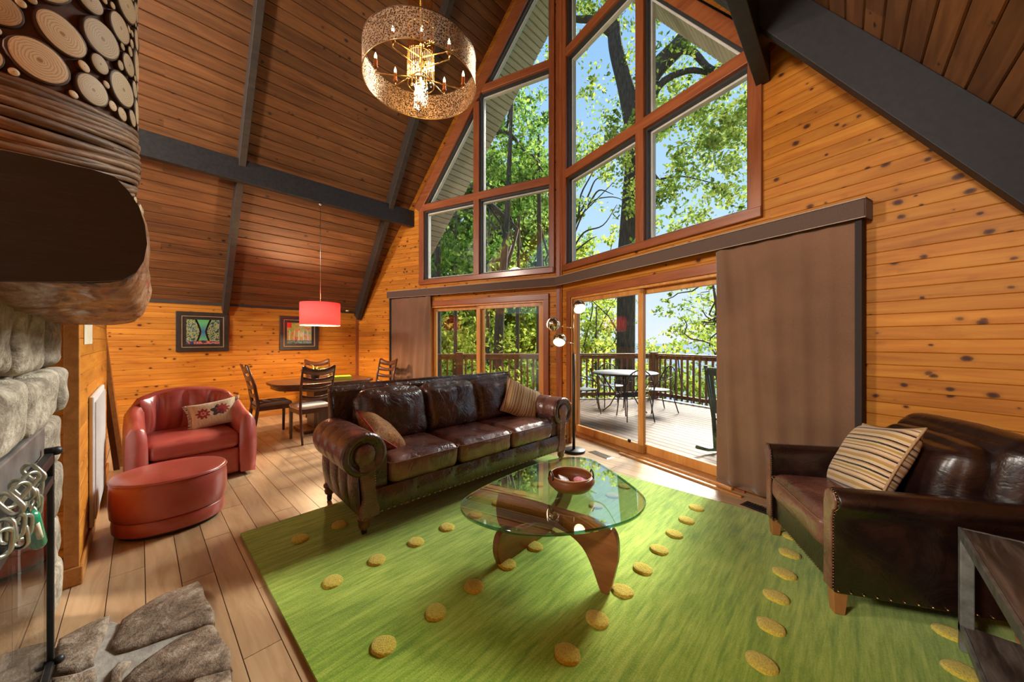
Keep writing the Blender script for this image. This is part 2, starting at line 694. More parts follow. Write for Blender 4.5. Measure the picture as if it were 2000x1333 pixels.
wr = MB().box(-3.35, -YB, .022, .16, -.1, EAVE + .25)
wall_right = struct('wall_right', 'low knotty pine wall behind the leather armchair', (XR, 0, 0), -PI / 2, wr, MAT['shell'])
boards(wall_right, [(i * BW, min((i + 1) * BW, EAVE + .02), -3.2, -3.2, -YB, -YB) for i in range(int(EAVE / BW) + 1)], MAT['pine'])

# wall behind the camera: a pine gable round an unseen opening, added to let sky light in
wb = struct('wall_back', 'pine gable wall behind the camera with an opening added for sky light', (RX, YB, 0), PI)
mbk = MB()
HW = RX - XL
def half_w(zz):
    return min(HW, (RZ - zz) / RS)
zz = 0.0
rowsb = []
while zz < RZ - .1:
    z2 = zz + .17
    w0, w1 = half_w(zz), half_w(min(z2, RZ - .001))
    o0, o1 = (min(2.7, max(0, w0 - .55)), min(2.7, max(0, w1 - .55))) if .7 < zz < 6.6 else (0, 0)
    if o0 > 0.05:
        rowsb += [(zz, z2, -w0, -w1, -o0, -o1), (zz, z2, o0, o1, w0, w1)]
    else:
        rowsb.append((zz, z2, -w0, -w1, w0, w1))
    zz = z2
boards(wb, rowsb, MAT['pine'], y1=.06)

# ---- the folded front gable
def s_roof(zz, side):
    return ((8.129 if side < 0 else 7.991) - zz) / 1.375
def s_wall(side):
    return ((CX - XL) if side < 0 else (XR - CX)) / CP
def slope_glass(s):
    return 7.58 - 1.37 * s
DOOR_T = 2.04
WIN_B, WIN_T1, WIN_T2 = 2.50, 3.86, 5.685     # glass sill, centre lines of the two transoms
S_IN, S_MID, S_OUT = .175, 1.52, 2.69          # glass starts, mullion, glass ends
front = {}
for side in (-1, 1):
    nm = 'wall_front_left' if side < 0 else 'wall_front_right'
    lb = 'knotty pine gable wall left of the corner post, with tall windows and a sliding door' if side < 0 else 'knotty pine gable wall right of the corner post, beside the brown curtain'
    bk = MB()
    rws = []
    zz = 0.0
    while zz < 8.0:
        z2 = zz + BW
        zc = (zz + z2) / 2
        e0, e1 = min(s_wall(side), s_roof(zz, side) + .02), min(s_wall(side), s_roof(z2, side) + .02)
        if e0 <= 0.02:
            break
        e1 = max(e1, .01)
        ints = []
        if zc < DOOR_T:
            ints = [(0, 0, .20, .20), (2.64, 2.64, e0, e1)]
        elif zc < WIN_B - .07:
            ints = [(0, 0, e0, e1)]
        else:
            w = .34 if side < 0 else .24
            so0, so1 = min(2.78, (7.58 + w - zz) / 1.37), min(2.78, (7.58 + w - z2) / 1.37)
            ints = [(0, 0, .10, .10)]
            if so0 < e0:
                ints.append((max(so0, 0), max(so1, 0), e0, e1))
        for a0, a1, b0, b1 in ints:
            if b0 - a0 < .01 and b1 - a1 < .01:
                continue
            # long runs are butted together from shorter boards
            segs = [(a0, a1, b0, b1)]
            if b0 - a0 > 2.6:
                mid = a0 + (b0 - a0) * (.3 + .4 * ((int(zz / BW) * .37) % 1))
                segs = [(a0, a1, mid, mid), (mid, mid, b0, b1)]
            for q in segs:
                if side < 0:
                    q = (-q[2], -q[3], -q[0], -q[1])
                rws.append((zz, z2, *q))
            m = plank_mesh(zz, z2, *((-b0, -b1, -a0, -a1) if side < 0 else (a0, a1, b0, b1)), y0=.022, y1=.15, c=.0005, gap=0)
            bk.add(m.v, m.f)
        zz = z2
    wf = struct(nm, lb, (CX, CY, 0), P_ANG * (1 if side < 0 else -1), bk, MAT['shell'])
    boards(wf, rws, MAT['pine'])
    front[side] = wf


# ---- ceiling
def y_front(x):
    return CY - TP * abs(x - CX)
def slope_frame(side):
    if side < 0:
        return frame_matrix((XL, 0, EAVE), (0, 1, 0), (-UZ, 0, UX), (UX, 0, UZ))
    return frame_matrix((2 * RX - XL, 0, EAVE), (0, -1, 0), (UZ, 0, UX), (-UX, 0, UZ))
CW = 0.1388
for side in (-1, 1):
    lb = 'brown stained plank ceiling sloping up from the dining side' if side < 0 else 'brown stained plank ceiling slope above the leather armchair'
    m = MB()
    q0 = 0
    top = SLOPE_LEN
    xe = lambda q: (XL + q * UX) if side < 0 else (2 * RX - XL - q * UX)
    fa = lambda q: y_front(xe(q)) + .12
    if side < 0:
        m.add([(YB, .025, -.3), (fa(-.3), .025, -.3), (fa(top), .025, top), (YB, .025, top), (YB, .2, -.3), (fa(-.3), .2, -.3), (fa(top), .2, top), (YB, .2, top)],
              [(0, 3, 2, 1), (4, 5, 6, 7), (0, 1, 5, 4), (1, 2, 6, 5), (2, 3, 7, 6), (3, 0, 4, 7)])
    else:
        m.add([(-fa(-.3), .025, -.3), (-YB, .025, -.3), (-YB, .025, top), (-fa(top), .025, top), (-fa(-.3), .2, -.3), (-YB, .2, -.3), (-YB, .2, top), (-fa(top), .2, top)],
              [(0, 3, 2, 1), (4, 5, 6, 7), (0, 1, 5, 4), (1, 2, 6, 5), (2, 3, 7, 6), (3, 0, 4, 7)])
    ce = m.build('ceiling', MAT['roofing'])
    ce.matrix_world = slope_frame(side)
    tag(ce, lb, kind='structure')
    rws = []
    i = 0
    q = -.02
    while q < top - .02:
        q2 = min(q + CW, top)
        j1, j2 = [(-2.2, 1.0), (-.6, 2.2), (-3.1, .2), (-1.3, 2.9)][i % 4]
        for a, b, lastseg in ((YB, j1, 0), (j1, j2, 0), (j2, None, 1)):
            b0, b1 = (fa(q) - .05, fa(q2) - .05) if lastseg else (b, b)
            r = (a, a, b0, b1)
            if side > 0:
                r = (-b0, -b1, -a, -a)
            rws.append((q, q2, *r))
        q = q2
        i += 1
    boards(ce, rws, MAT['ceil'], c=.007, y1=.025, gap=.0022)
    # soffit outside, past the gable
    so = MB()
    out = .80
    so_off = -.06 if side < 0 else -.17
    a0_, a1_, b0_, b1_ = fa(-.3), fa(top), fa(-.3) + out, fa(top) + out
    if side < 0:
        vs = [(a0_, .02 + so_off, -.3), (b0_, .02 + so_off, -.3), (b1_, .02 + so_off, top), (a1_, .02 + so_off, top), (a0_, .2, -.3), (b0_, .2, -.3), (b1_, .2, top), (a1_, .2, top)]
    else:
        vs = [(-b0_, .02 + so_off, -.3), (-a0_, .02 + so_off, -.3), (-a1_, .02 + so_off, top), (-b1_, .02 + so_off, top), (-b0_, .2, -.3), (-a0_, .2, -.3), (-a1_, .2, top), (-b1_, .2, top)]
    so.add(vs, [(0, 3, 2, 1), (4, 5, 6, 7), (0, 1, 5, 4), (1, 2, 6, 5), (2, 3, 7, 6), (3, 0, 4, 7)])
    sf = so.build('roof_overhang', MAT['roofing'])
    sf.matrix_world = slope_frame(side)
    tag(sf, 'beige boarded underside of the roof overhang outside the left windows' if side < 0 else 'pale striped underside of the roof overhang outside the right windows', kind='structure')
    rws = []
    q = -.3
    while q < top - .02:
        q2 = q + .105
        r = (fa(q), fa(q2), fa(q) + out, fa(q2) + out)
        if side > 0:
            r = (-r[2], -r[3], -r[0], -r[1])
        rws.append((q, q2, *r))
        q = q2
    boards(sf, rws, MAT['soffit'], name='soffit_board', y0=so_off - .005, y1=so_off + .02, c=.012, gap=.003)

# ---- rafters and the two long beams
MAT['black_beam'] = plain('near_black_beam', (.014, .012, .015), (.008, .007, .009), scale=3, rough=.6, stretch=(1.2, 9, 9), bump=.1, detail=6)
def rafter(side, y0, y1, depth, label):
    m = MB()
    q0, q1 = -.05, SLOPE_LEN
    if side < 0:
        m.box(y0, y1, -depth, .0, q0, q1)
    else:
        m.box(-y1, -y0, -depth, .0, q0, q1)
    o = m.build('rafter', MAT['rafter'] if side < 0 else MAT['black_beam'], bevel=.004)
    o.matrix_world = slope_frame(side)
    tag(o, label, kind='structure')
    return o
rafter(-1, .925, 1.005, .20, 'dark rafter on the left slope, above the gap between the two pictures')
rafter(-1, 3.10, 3.185, .20, 'dark rafter on the left slope, running down to the far corner of the room')
rafter(-1, -1.25, -1.17, .20, 'dark rafter on the left slope, hidden behind the chimney')
rafter(1, 3.10, 3.185, .24, 'wide dark rafter on the right slope, above the leather armchair')
rafter(1, .925, 1.005, .24, 'dark rafter on the right slope, out over the camera')
for x0, x1, ye, lb in ((-6.10, -6.0, y_front(-6.05) - .0, 'long charcoal beam running under the left ceiling slope'),
                       (-.555, -.455, y_front(-.5) - .0, 'short charcoal beam end meeting the gable on the right')):
    m = MB().box(YB, ye, x0, x1, 3.54, 3.845, Matrix(((0, 1, 0, 0), (1, 0, 0, 0), (0, 0, 1, 0), (0, 0, 0, 1))))
    # keep outward-facing normals after the axis swap
    m.f = [f[::-1] for f in m.f]
    o = m.build('ceiling_beam', MAT['beam'], bevel=.005)
    tag(o, lb, kind='structure')

# ---- windows
def bar(mb, p0, p1, w, y0, y1, ext0=0.0, ext1=0.0):
    """a flat bar in the local XZ plane from p0 to p1, w wide, from depth y0 to y1"""
    d = Vector((p1[0] - p0[0], 0, p1[1] - p0[1]))
    L = d.length
    d.normalize()
    n = Vector((-d.z, 0, d.x))
    a = Vector((p0[0], 0, p0[1])) - d * ext0
    b = Vector((p1[0], 0, p1[1])) + d * ext1
    q = [a - n * w / 2, b - n * w / 2, b + n * w / 2, a + n * w / 2]
    vs = [(p.x, y0, p.z) for p in q] + [(p.x, y1, p.z) for p in q]
    mb.add(vs, [(0, 1, 2, 3), (7, 6, 5, 4), (0, 4, 5, 1), (1, 5, 6, 2), (2, 6, 7, 3), (3, 7, 4, 0)])
    return mb


def inset_poly(poly, t):
    n = len(poly)
    area = sum(poly[i][0] * poly[(i + 1) % n][1] - poly[(i + 1) % n][0] * poly[i][1] for i in range(n))
    sg = 1 if area > 0 else -1
    out = []
    for i in range(n):
        p0, p1, p2 = Vector(poly[i - 1]), Vector(poly[i]), Vector(poly[(i + 1) % n])
        d1, d2 = (p1 - p0).normalized(), (p2 - p1).normalized()
        n1, n2 = Vector((-d1.y, d1.x)) * sg, Vector((-d2.y, d2.x)) * sg
        b = (n1 + n2)
        b = b / max(.2, b.dot(n1))
        out.append(tuple(p1 + b * t))
    return out


def ring(mb, poly, t, y0, y1):
    inn = inset_poly(poly, t)
    n = len(poly)
    vs = [(p[0], y0, p[1]) for p in poly] + [(p[0], y0, p[1]) for p in inn] + [(p[0], y1, p[1]) for p in poly] + [(p[0], y1, p[1]) for p in inn]
    fs = []
    for i in range(n):
        j = (i + 1) % n
        fs += [(i, j, n + j, n + i), (2 * n + i, 3 * n + i, 3 * n + j, 2 * n + j), (n + i, n + j, 3 * n + j, 3 * n + i), (i, 2 * n + i, 2 * n + j, j)]
    mb.add(vs, fs)
    return inn


for side in (-1, 1):
    wname = 'window_1' if side < 0 else 'window_2'
    win = struct(wname, 'tall cherry-framed gable window left of the corner post, five panes' if side < 0 else 'tall cherry-framed gable window right of the corner post, five panes', (CX, CY, 0), P_ANG * (1 if side < 0 else -1))
    X = lambda s: side * s
    zA, zM, zO = slope_glass(S_IN), slope_glass(S_MID), slope_glass(S_OUT)
    B = lambda nm, p0, p1, w, y0=-.035, y1=.12, mat='trim', e0=0.0, e1=0.0: bar(MB(), (X(p0[0]), p0[1]), (X(p1[0]), p1[1]), w, y0, y1, e0, e1).build(nm, MAT[mat], win, bevel=.006)
    B('jamb', (.128, WIN_B - .09), (.128, 7.5), .085)
    B('jamb', (S_OUT + .055, WIN_B - .09), (S_OUT + .055, zO + .05), .11)
    B('mullion', (S_MID, WIN_B - .02), (S_MID, zM), .115, -.030)
    B('sill', (.10, WIN_B - .045), (S_OUT + .11, WIN_B - .045), .09, mat='trim_x', y0=-.045)
    B('transom', (S_IN - .03, WIN_T1), (S_OUT + .03, WIN_T1), .125, mat='trim_x', y0=-.032)
    B('transom', (S_IN - .03, WIN_T2), ((7.58 - WIN_T2) / 1.37 + .03, WIN_T2), .125, mat='trim_x', y0=-.032)
    wc = .20 if side < 0 else .12
    off = wc / 2 * math.hypot(1, 1.37)
    B('head_casing', (.05, slope_glass(.05) + off), (S_OUT + .16, slope_glass(S_OUT + .16) + off), wc, mat='trim_x', y0=-.036)
    # panes
    h = .0575
    tr1, tr2 = WIN_T1, WIN_T2
    sA, sM1, sM2, sO = S_IN - .005, S_MID - h, S_MID + h, S_OUT
    s2 = (7.58 - (tr2 + .0625)) / 1.37
    s1 = (7.58 - (tr1 + .0625)) / 1.37
    polys = [
        [(sA, WIN_B), (sM1, WIN_B), (sM1, tr1 - .0625), (sA, tr1 - .0625)],
        [(sM2, WIN_B), (sO, WIN_B), (sO, tr1 - .0625), (sM2, tr1 - .0625)],
        [(sA, tr1 + .0625), (sM1, tr1 + .0625), (sM1, min(tr2 - .0625, slope_glass(sM1))), ((7.58 - (tr2 - .0625)) / 1.37, tr2 - .0625), (sA, tr2 - .0625)],
        [(sM2, tr1 + .0625), (s1, tr1 + .0625), (sM2, slope_glass(sM2))],
        [(sA, tr2 + .0625), (s2, tr2 + .0625), (sA, slope_glass(sA))],
    ]
    if slope_glass(sM1) >= tr2 - .0625:
        polys[2] = [(sA, tr1 + .0625), (sM1, tr1 + .0625), (sM1, tr2 - .0625), (sA, tr2 - .0625)]
    for pg in polys:
        pg = [(X(a), b) for a, b in pg]
        g = MB()
        inn = ring(g, pg, .026, .015, .085)
        g.build('gasket', MAT['gasket'], win)
        g = MB()
        inn2 = ring(g, inn, .022, .07, .13)
        g.build('sash', MAT['vinyl'], win)
        g = MB()
        n_ = len(inn2)
        g.add([(a, .10, b) for a, b in inn2] + [(a, .104, b) for a, b in inn2], [tuple(range(n_)), tuple(range(2 * n_ - 1, n_ - 1, -1))] + [(i, n_ + i, n_ + (i + 1) % n_, (i + 1) % n_) for i in range(n_)])
        g.build('pane', MAT['glass'], win)

# ---- sliding doors
for side in (-1, 1):
    dn = struct('door_1' if side < 0 else 'door_2', 'sliding glass door in honey oak behind the leather sofa' if side < 0 else 'sliding glass door in honey oak opening on the deck with the patio table', (CX, CY, 0), P_ANG * (1 if side < 0 else -1))
    X = lambda s: side * s
    B = lambda nm, p0, p1, w, y0, y1, mat='door_wood': bar(MB(), (X(p0[0]), p0[1]), (X(p1[0]), p1[1]), w, y0, y1).build(nm, MAT[mat], dn, bevel=.005)
    B('casing', (.225, 0), (.225, 2.07), .09, -.03, .02, 'trim')
    B('casing', (2.62, 0), (2.62, 2.07), .09, -.03, .02, 'trim')
    B('head_casing', (.18, 2.045), (2.665, 2.045), .10, -.032, .02, 'trim_x')
    B('frame', (.275, 0), (.275, 2.0), .03, -.01, .15)
    B('frame', (2.56, 0), (2.56, 2.0), .03, -.01, .15)
    B('head_track', (.26, 1.985), (2.575, 1.985), .04, -.01, .15)
    B('sill_track', (.26, .0125), (2.575, .0125), .025, -.07, .15)
    for k_, (a, b, y0) in enumerate(((.29, 1.54, .015), (1.42, 2.545, .075))):
        pz0, pz1 = .03, 1.965
        st = .075
        for nm, p0, p1, w in (('stile', (a + st / 2, pz0), (a + st / 2, pz1), st), ('stile', (b - st / 2, pz0), (b - st / 2, pz1), st),
                              ('rail', (a, pz0 + .05), (b, pz0 + .05), .10), ('rail', (a, pz1 - .03), (b, pz1 - .03), .06)):
            B(nm, p0, p1, w, y0, y0 + .045)
        g = MB()
        xa, xb = sorted((X(a + st), X(b - st)))
        g.box(xa, xb, y0 + .02, y0 + .025, pz0 + .1, pz1 - .06)
        g.build('pane', MAT['glass'], dn)
# corner post trim under the valance
for side in (-1, 1):
    m = MB()
    bar(m, (side * .03, 0), (side * .03, 7.6), .06, -.02, .0)
    o = m.build('corner_trim', MAT['trim'], front[side], bevel=.004)

# ---------------------------------------------------------------- outside: deck, railing, furniture, trees
MAT['deck'] = wood('weathered_deck_board', (.190, .120, .080), (.150, .090, .058), (.095, .055, .035), rough=.7, grain=(1.2, 10, 10), jit=(.85, 1.15))
MAT['railwood'] = wood('brown_railing_wood', (.24, .115, .045), (.17, .075, .028), (.10, .042, .016), rough=.6, grain=(8, 8, 1.2), jit=(.85, 1.12))
MAT['iron'] = plain('black_wrought_iron', (.040, .042, .045), (.022, .023, .025), scale=30, rough=.65, metal=.1)
MAT['bark'] = plain('dark_oak_bark', (.085, .066, .050), (.030, .022, .017), scale=4, rough=.9, stretch=(5, 5, .9), bump=.9, bdist=.03, detail=7)
MAT['bark2'] = plain('grey_bark', (.12, .085, .058), (.05, .034, .024), scale=4, rough=.9, stretch=(5, 5, .9), bump=.8, bdist=.02, detail=7)


def leaf_mat(name, a, b, c):
    k = NT(name)
    ge = k.n('NewGeometry')
    rnd = ge.outputs['Random Per Island']
    v = k.coords((1, 1, 1))
    f = k.noise(v, .45, 3)
    mixf = k.math('ADD', k.math('MULTIPLY', rnd, .6), k.math('MULTIPLY', f, .5))
    col = k.ramp(mixf, [(.25, a), (.5, b), (.8, c)])
    k.t.nodes.remove(k.b)
    df = k.n('BsdfDiffuse')
    tl = k.n('BsdfTranslucent')
    k.l(col, df.inputs[0])
    hs = k.n('HueSaturation')
    hs.inputs['Value'].default_value = 1.35
    hs.inputs['Saturation'].default_value = .98
    k.l(col, hs.inputs['Color'])
    k.l(hs.outputs[0], tl.inputs[0])
    mx = k.n('MixShader')
    mx.inputs[0].default_value = .5
    k.l(df.outputs[0], mx.inputs[1])
    k.l(tl.outputs[0], mx.inputs[2])
    k.l(mx.outputs[0], k.out.inputs['Surface'])
    return k.m


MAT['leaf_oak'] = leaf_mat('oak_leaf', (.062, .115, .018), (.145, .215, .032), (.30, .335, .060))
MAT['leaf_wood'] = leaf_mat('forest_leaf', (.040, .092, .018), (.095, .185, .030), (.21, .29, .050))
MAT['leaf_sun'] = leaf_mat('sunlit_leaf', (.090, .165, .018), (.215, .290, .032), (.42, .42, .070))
MAT['slope'] = plain('leafy_hillside', (.05, .10, .015), (.025, .06, .01), scale=2, rough=.95, detail=6)
MAT['hill'] = plain('hazy_far_hill', (.95, .96, .98), (.92, .94, .97), scale=.02, rough=1.0, spec=0)  # distance haze is put into the near-white base colour

DZ = -.08
RAIL_T = 1.04
# deck boards lie parallel to the right-hand door
deck = MB()
deck.prism([(-8.2, 3.1), (-7.2, 4.95), (-3.5, 8.95), (4.6, 6.55), (4.6, 2.2), (XR + .3, 3.0), (CX, CY + .14), (XL, 3.2)], DZ - .2, DZ - .03)
deck_o = struct('deck', 'sunlit weathered wooden deck outside the sliding doors', mb=deck, mat=MAT['gasket'])
ex = Vector((CP, -SP, 0))
ey = Vector((SP, CP, 0))
DO = Vector((CX, CY + .16, 0))
dpoly = [(-8.2, 3.1), (-7.2, 4.95), (-3.5, 8.95), (4.6, 6.55), (4.6, 2.2)]
def dl(p):
    v = Vector((p[0], p[1], 0)) - DO
    return (v.dot(ex), v.dot(ey))
PL = [dl(p) for p in dpoly]
def x_range(t):
    xs = []
    for i in range(len(PL)):
        a, b = PL[i], PL[(i + 1) % len(PL)]
        if (a[1] - t) * (b[1] - t) < 0:
            xs.append(a[0] + (b[0] - a[0]) * (t - a[1]) / (b[1] - a[1]))
    return (min(xs), max(xs)) if len(xs) >= 2 else None
t = -2.6
wdk = .142
dfr = frame_matrix(DO, ex, ey, (0, 0, 1))
while t < 5:
    r0 = x_range(t + wdk / 2)
    if r0:
        xa, xb = r0
        # do not run under the room: left of the fold the boards stop at the left facet
        if t < 0:
            # left facet line in local coords: passes the origin, direction rotated by -2p
            lim = t / math.tan(2 * P_ANG) - .15
            xb = min(xb, lim)
        if xb > xa + .1:
            mid = xa + (xb - xa) * (.25 + .5 * ((t * 3.7) % 1))
            for a, b in ((xa, mid - .002), (mid + .002, xb)):
                m = MB().box(a, b, t + .006, t + wdk - .006, DZ - .03, DZ, dfr)
                m.build('deck_board', MAT['deck'], deck_o)
    t += wdk

# railing runs
def rail_run(name, label, p0, p1, posts, group=None):
    p0, p1 = Vector((*p0, 0)), Vector((*p1, 0))
    d = p1 - p0
    L = d.length
    ang = math.atan2(d.y, d.x)
    root = thing(name, label, 'railing', (p0.x, p0.y, DZ), ang, kind=None)
    H = RAIL_T - DZ
    MB().box(0, L, -.07, .07, H - .038, H).build('top_rail', MAT['railwood'], root, bevel=.004)
    MB().box(0, L, -.02, .02, H - .13, H - .045).build('upper_rail', MAT['railwood'], root)
    MB().box(0, L, -.02, .02, .07, .155).build('bottom_rail', MAT['railwood'], root)
    n = int(L / .145)
    proto = None
    for i in range(n):
        x = (i + .5) * L / n
        if proto is None:
            proto = MB().box(-.019, .019, -.055, -.02, .03, H - .05).mesh('baluster')
            proto.materials.append(MAT['railwood'])
        b = link('baluster', proto, None, root)
        b.location.x = x
    for x in posts:
        MB().box(x - .09, x + .09, -.09, .09, 0, H + .035).build('post', MAT['railwood'], root, bevel=.008)
    return root
rail_run('deck_railing', 'brown deck railing behind the patio table, left of the corner post', (-3.5, 8.9), (-6.75, 5.2), (0.0, 4.85))
rail_run('deck_railing', 'brown deck railing at the right, meeting the brown curtain', (-3.5, 8.9), (4.3, 6.55), (2.4, 4.9))
rail_run('deck_railing', 'short dark stair railing seen at the left edge of the left sliding door', (-6.75, 5.2), (-8.0, 3.6), ())

# patio table and chairs in black iron
TR, TD = 2.24, 7.0
tx, ty, _ = world_rd(TR, TD)
tb = thing('patio_table', 'round black wrought iron patio table on the deck', 'table', (tx, ty, DZ))
MB().lathe([(.0, .775), (.60, .775), (.625, .785), (.63, .80), (.62, .812), (0, .812)], 40).build('table_top', MAT['iron'], tb)
for k_ in range(4):
    a = k_ * PI / 2 + .5
    c, s_ = math.cos(a), math.sin(a)
    MB().tube([(c * .45, s_ * .45, .78), (c * .30, s_ * .30, .55), (c * .16, s_ * .16, .36), (c * .28, s_ * .28, .14), (c * .42, s_ * .42, .02)], .012, 8).build('leg', MAT['iron'], tb)
MB().tube([(math.cos(a) * .17, math.sin(a) * .17, .36) for a in np.linspace(0, 2 * PI, 17)[:-1]], .008, 6, closed=True).build('leg_ring', MAT['iron'], tb)


def iron_chair():
    t_ = thing('patio_chair', '', 'chair', group='iron chairs round the patio table')
    m = MB()
    m.lathe([(0, .44), (.235, .445), (.245, .452), (.235, .46), (0, .452)], 24)
    m.build('seat', MAT['iron'], t_)
    for sx in (-1, 1):
        MB().tube([(sx * .22, -.20, .45), (sx * .235, -.23, .22), (sx * .25, -.27, .012)], .011, 8).build('leg', MAT['iron'], t_)
        MB().tube([(sx * .20, .19, .45), (sx * .22, .25, .22), (sx * .24, .31, .012)], .011, 8).build('leg', MAT['iron'], t_)
        MB().tube([(sx * .22, -.20, .45), (sx * .30, -.21, .58), (sx * .32, -.15, .66), (sx * .31, .02, .68), (sx * .25, .20, .74)], .010, 8).build('armrest', MAT['iron'], t_)
    n = 18
    arc = []
    for i in range(n + 1):
        a = PI * i / n
        arc.append((math.cos(a) * .27, .20 + .10 * math.sin(a), .46 + .46 * math.sin(a) ** .8))
    MB().tube(arc, .012, 8).build('back_frame', MAT['iron'], t_)
    bk = MB()
    for i in range(-4, 5):
        x = i * .052
        zt = .46 + .46 * max(0, 1 - (x / .27) ** 2) ** .4
        bk.tube([(x * .75, .21, .46), (x, .27, (.46 + zt) / 2), (x, .295, zt - .01)], .0045, 5)
    for zz in (.56, .64, .72, .80):
        hw = .27 * max(0, 1 - ((zz - .46) / .46) ** 2.5) ** .5
        bk.tube([(-hw, .24, zz), (0, .285, zz), (hw, .24, zz)], .004, 5)
    o_ = bk.build('back_mesh', MAT['iron'], t_)
    return t_


ic = iron_chair()
chairs = [(1.50, 7.12, 'black iron patio chair left of the round patio table', (TR, TD)),
          (2.24, 6.42, 'black iron patio chair nearest the sliding door, its back to the room', (TR, TD)),
          (2.93, 7.10, 'black iron patio chair right of the round patio table, seen in profile', (TR, TD)),
          (2.20, 7.75, 'black iron patio chair on the far side of the round patio table', (TR, TD))]
for i, (r_, d_, lb, tgt) in enumerate(chairs):
    c_ = ic if i == 0 else copy_tree(ic)
    x, y, _ = world_rd(r_, d_)
    c_.location = (x, y, DZ)
    fx, fy = tx - x, ty - y
    c_.rotation_euler = (0, 0, math.atan2(fy, fx) + PI / 2)
    c_['label'] = lb

# rocking chair standing at the curtain
MAT['greenpaint'] = plain('dark_green_paint', (.022, .040, .030), (.014, .026, .02), scale=10, rough=.45)
x, y, _ = world_rd(2.885, 4.32)
rk = thing('rocking_chair', 'dark green wooden rocking chair half hidden behind the brown curtain', 'chair', (x, y, DZ), math.radians(150))
for sx in (-1, 1):
    MB().tube([(sx * .25, -.36, .09), (sx * .25, -.15, .035), (sx * .25, .1, .03), (sx * .25, .33, .05), (sx * .25, .52, .10)], .022, 8).build('rocker', MAT['greenpaint'], rk)
    MB().tube([(sx * .25, .22, .04), (sx * .25, .25, .45), (sx * .25, .38, 1.12)], [.024, .026, .022], 8).build('back_post', MAT['greenpaint'], rk)
    MB().tube([(sx * .27, -.22, .04), (sx * .27, -.22, .66)], .022, 8).build('leg', MAT['greenpaint'], rk)
    MB().box(sx * .27 - .045, sx * .27 + .045, -.28, .28, .66, .685).build('armrest', MAT['greenpaint'], rk, bevel=.008)
for zz in (.2, .3):
    MB().tube([(-.25, .235, zz), (.25, .235, zz)], .013, 8).build('stretcher', MAT['greenpaint'], rk)
MB().box(-.27, .27, -.24, .24, .42, .45).build('seat', MAT['greenpaint'], rk, bevel=.01)
MB().box(-.25, .25, .36, .385, 1.0, 1.10).build('back_rail', MAT['greenpaint'], rk, bevel=.006)
MB().box(-.25, .25, .27, .295, .52, .58).build('back_rail', MAT['greenpaint'], rk, bevel=.006)
for i in range(5):
    xx = -.18 + .09 * i
    MB().hexa([(xx - .02, .275, .55), (xx + .02, .275, .55), (xx + .02, .29, .55), (xx - .02, .29, .55)],
              [(xx - .02, .362, 1.02), (xx + .02, .362, 1.02), (xx + .02, .377, 1.02), (xx - .02, .377, 1.02)]).build('back_slat', MAT['greenpaint'], rk)


# ---- ground falling away to the valley, far hills
m = MB()
def gz(x, y):
    d = (Vector((x, y)) - Vector((-3, 5))).dot(Vector((-.2, .98)))
    return -1.6 - max(0, d) * .42 + .6 * noise.noise(Vector((x * .15, y * .15, 0)))
m.grid(lambda u, v: (-80 + 150 * u, 2 + 120 * v ** 1.5, gz(-80 + 150 * u, 2 + 120 * v ** 1.5) if v > 0 else -1.8), 60, 40)
struct('ground', 'leafy hillside falling away below the deck', mb=m, mat=MAT['slope'])
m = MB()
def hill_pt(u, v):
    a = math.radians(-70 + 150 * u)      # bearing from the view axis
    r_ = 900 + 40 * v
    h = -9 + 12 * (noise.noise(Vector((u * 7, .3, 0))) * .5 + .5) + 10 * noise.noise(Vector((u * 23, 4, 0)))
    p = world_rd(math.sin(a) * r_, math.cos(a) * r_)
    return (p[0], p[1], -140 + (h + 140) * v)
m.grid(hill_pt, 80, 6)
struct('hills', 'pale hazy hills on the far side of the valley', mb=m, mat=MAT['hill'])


# ---- trees
def leaves_mesh(name, centers, radii, counts, size, mat, seed=0, squash=.75):
    g = np.random.default_rng(seed)
    cs = []
    for c, r_, n in zip(centers, radii, counts):
        d = g.normal(size=(n, 3))
        d /= np.linalg.norm(d, axis=1)[:, None]
        rr = r_ * g.random(n) ** .45
        pts = d * rr[:, None] * np.array([1, 1, squash]) + np.array(c)
        cs.append(pts)
    C = np.concatenate(cs)
    n = len(C)
    a = g.normal(size=(n, 3))
    a /= np.linalg.norm(a, axis=1)[:, None]
    b = g.normal(size=(n, 3))
    b -= (b * a).sum(1)[:, None] * a
    b /= np.linalg.norm(b, axis=1)[:, None]
    s = size * (.6 + .8 * g.random(n))[:, None]
    # a leaf: pointed kite of four corners
    V = np.stack([C - a * s * .55, C + b * s * .33, C + a * s * .6, C - b * s * .33], 1).reshape(-1, 3)
    me = bpy.data.meshes.new(name)
    me.vertices.add(4 * n)
    me.vertices.foreach_set('co', V.astype(np.float32).ravel())
    me.loops.add(4 * n)
    me.loops.foreach_set('vertex_index', np.arange(4 * n, dtype=np.int32))
    me.polygons.add(n)
    me.polygons.foreach_set('loop_start', np.arange(0, 4 * n, 4, dtype=np.int32))
    me.update(calc_edges=True)
    me.materials.append(mat)
    return me


def limb(p0, p1, r0, r1, wob=.25, n=8, seed=0):
    pts, rad = [], []
    p0, p1 = Vector(p0), Vector(p1)
    L = (p1 - p0).length
    for i in range(n + 1):
        t_ = i / n
        w = math.sin(PI * t_) * wob * L * .25
        q = p0.lerp(p1, t_) + Vector((noise.noise(Vector((seed, t_ * 2.2, 0))), noise.noise(Vector((seed + 9, t_ * 2.2, 1))), noise.noise(Vector((seed + 5, t_ * 2.2, 2))) * .6)) * w * 2
        pts.append(q)
        rad.append(r0 + (r1 - r0) * t_)
    return pts, rad


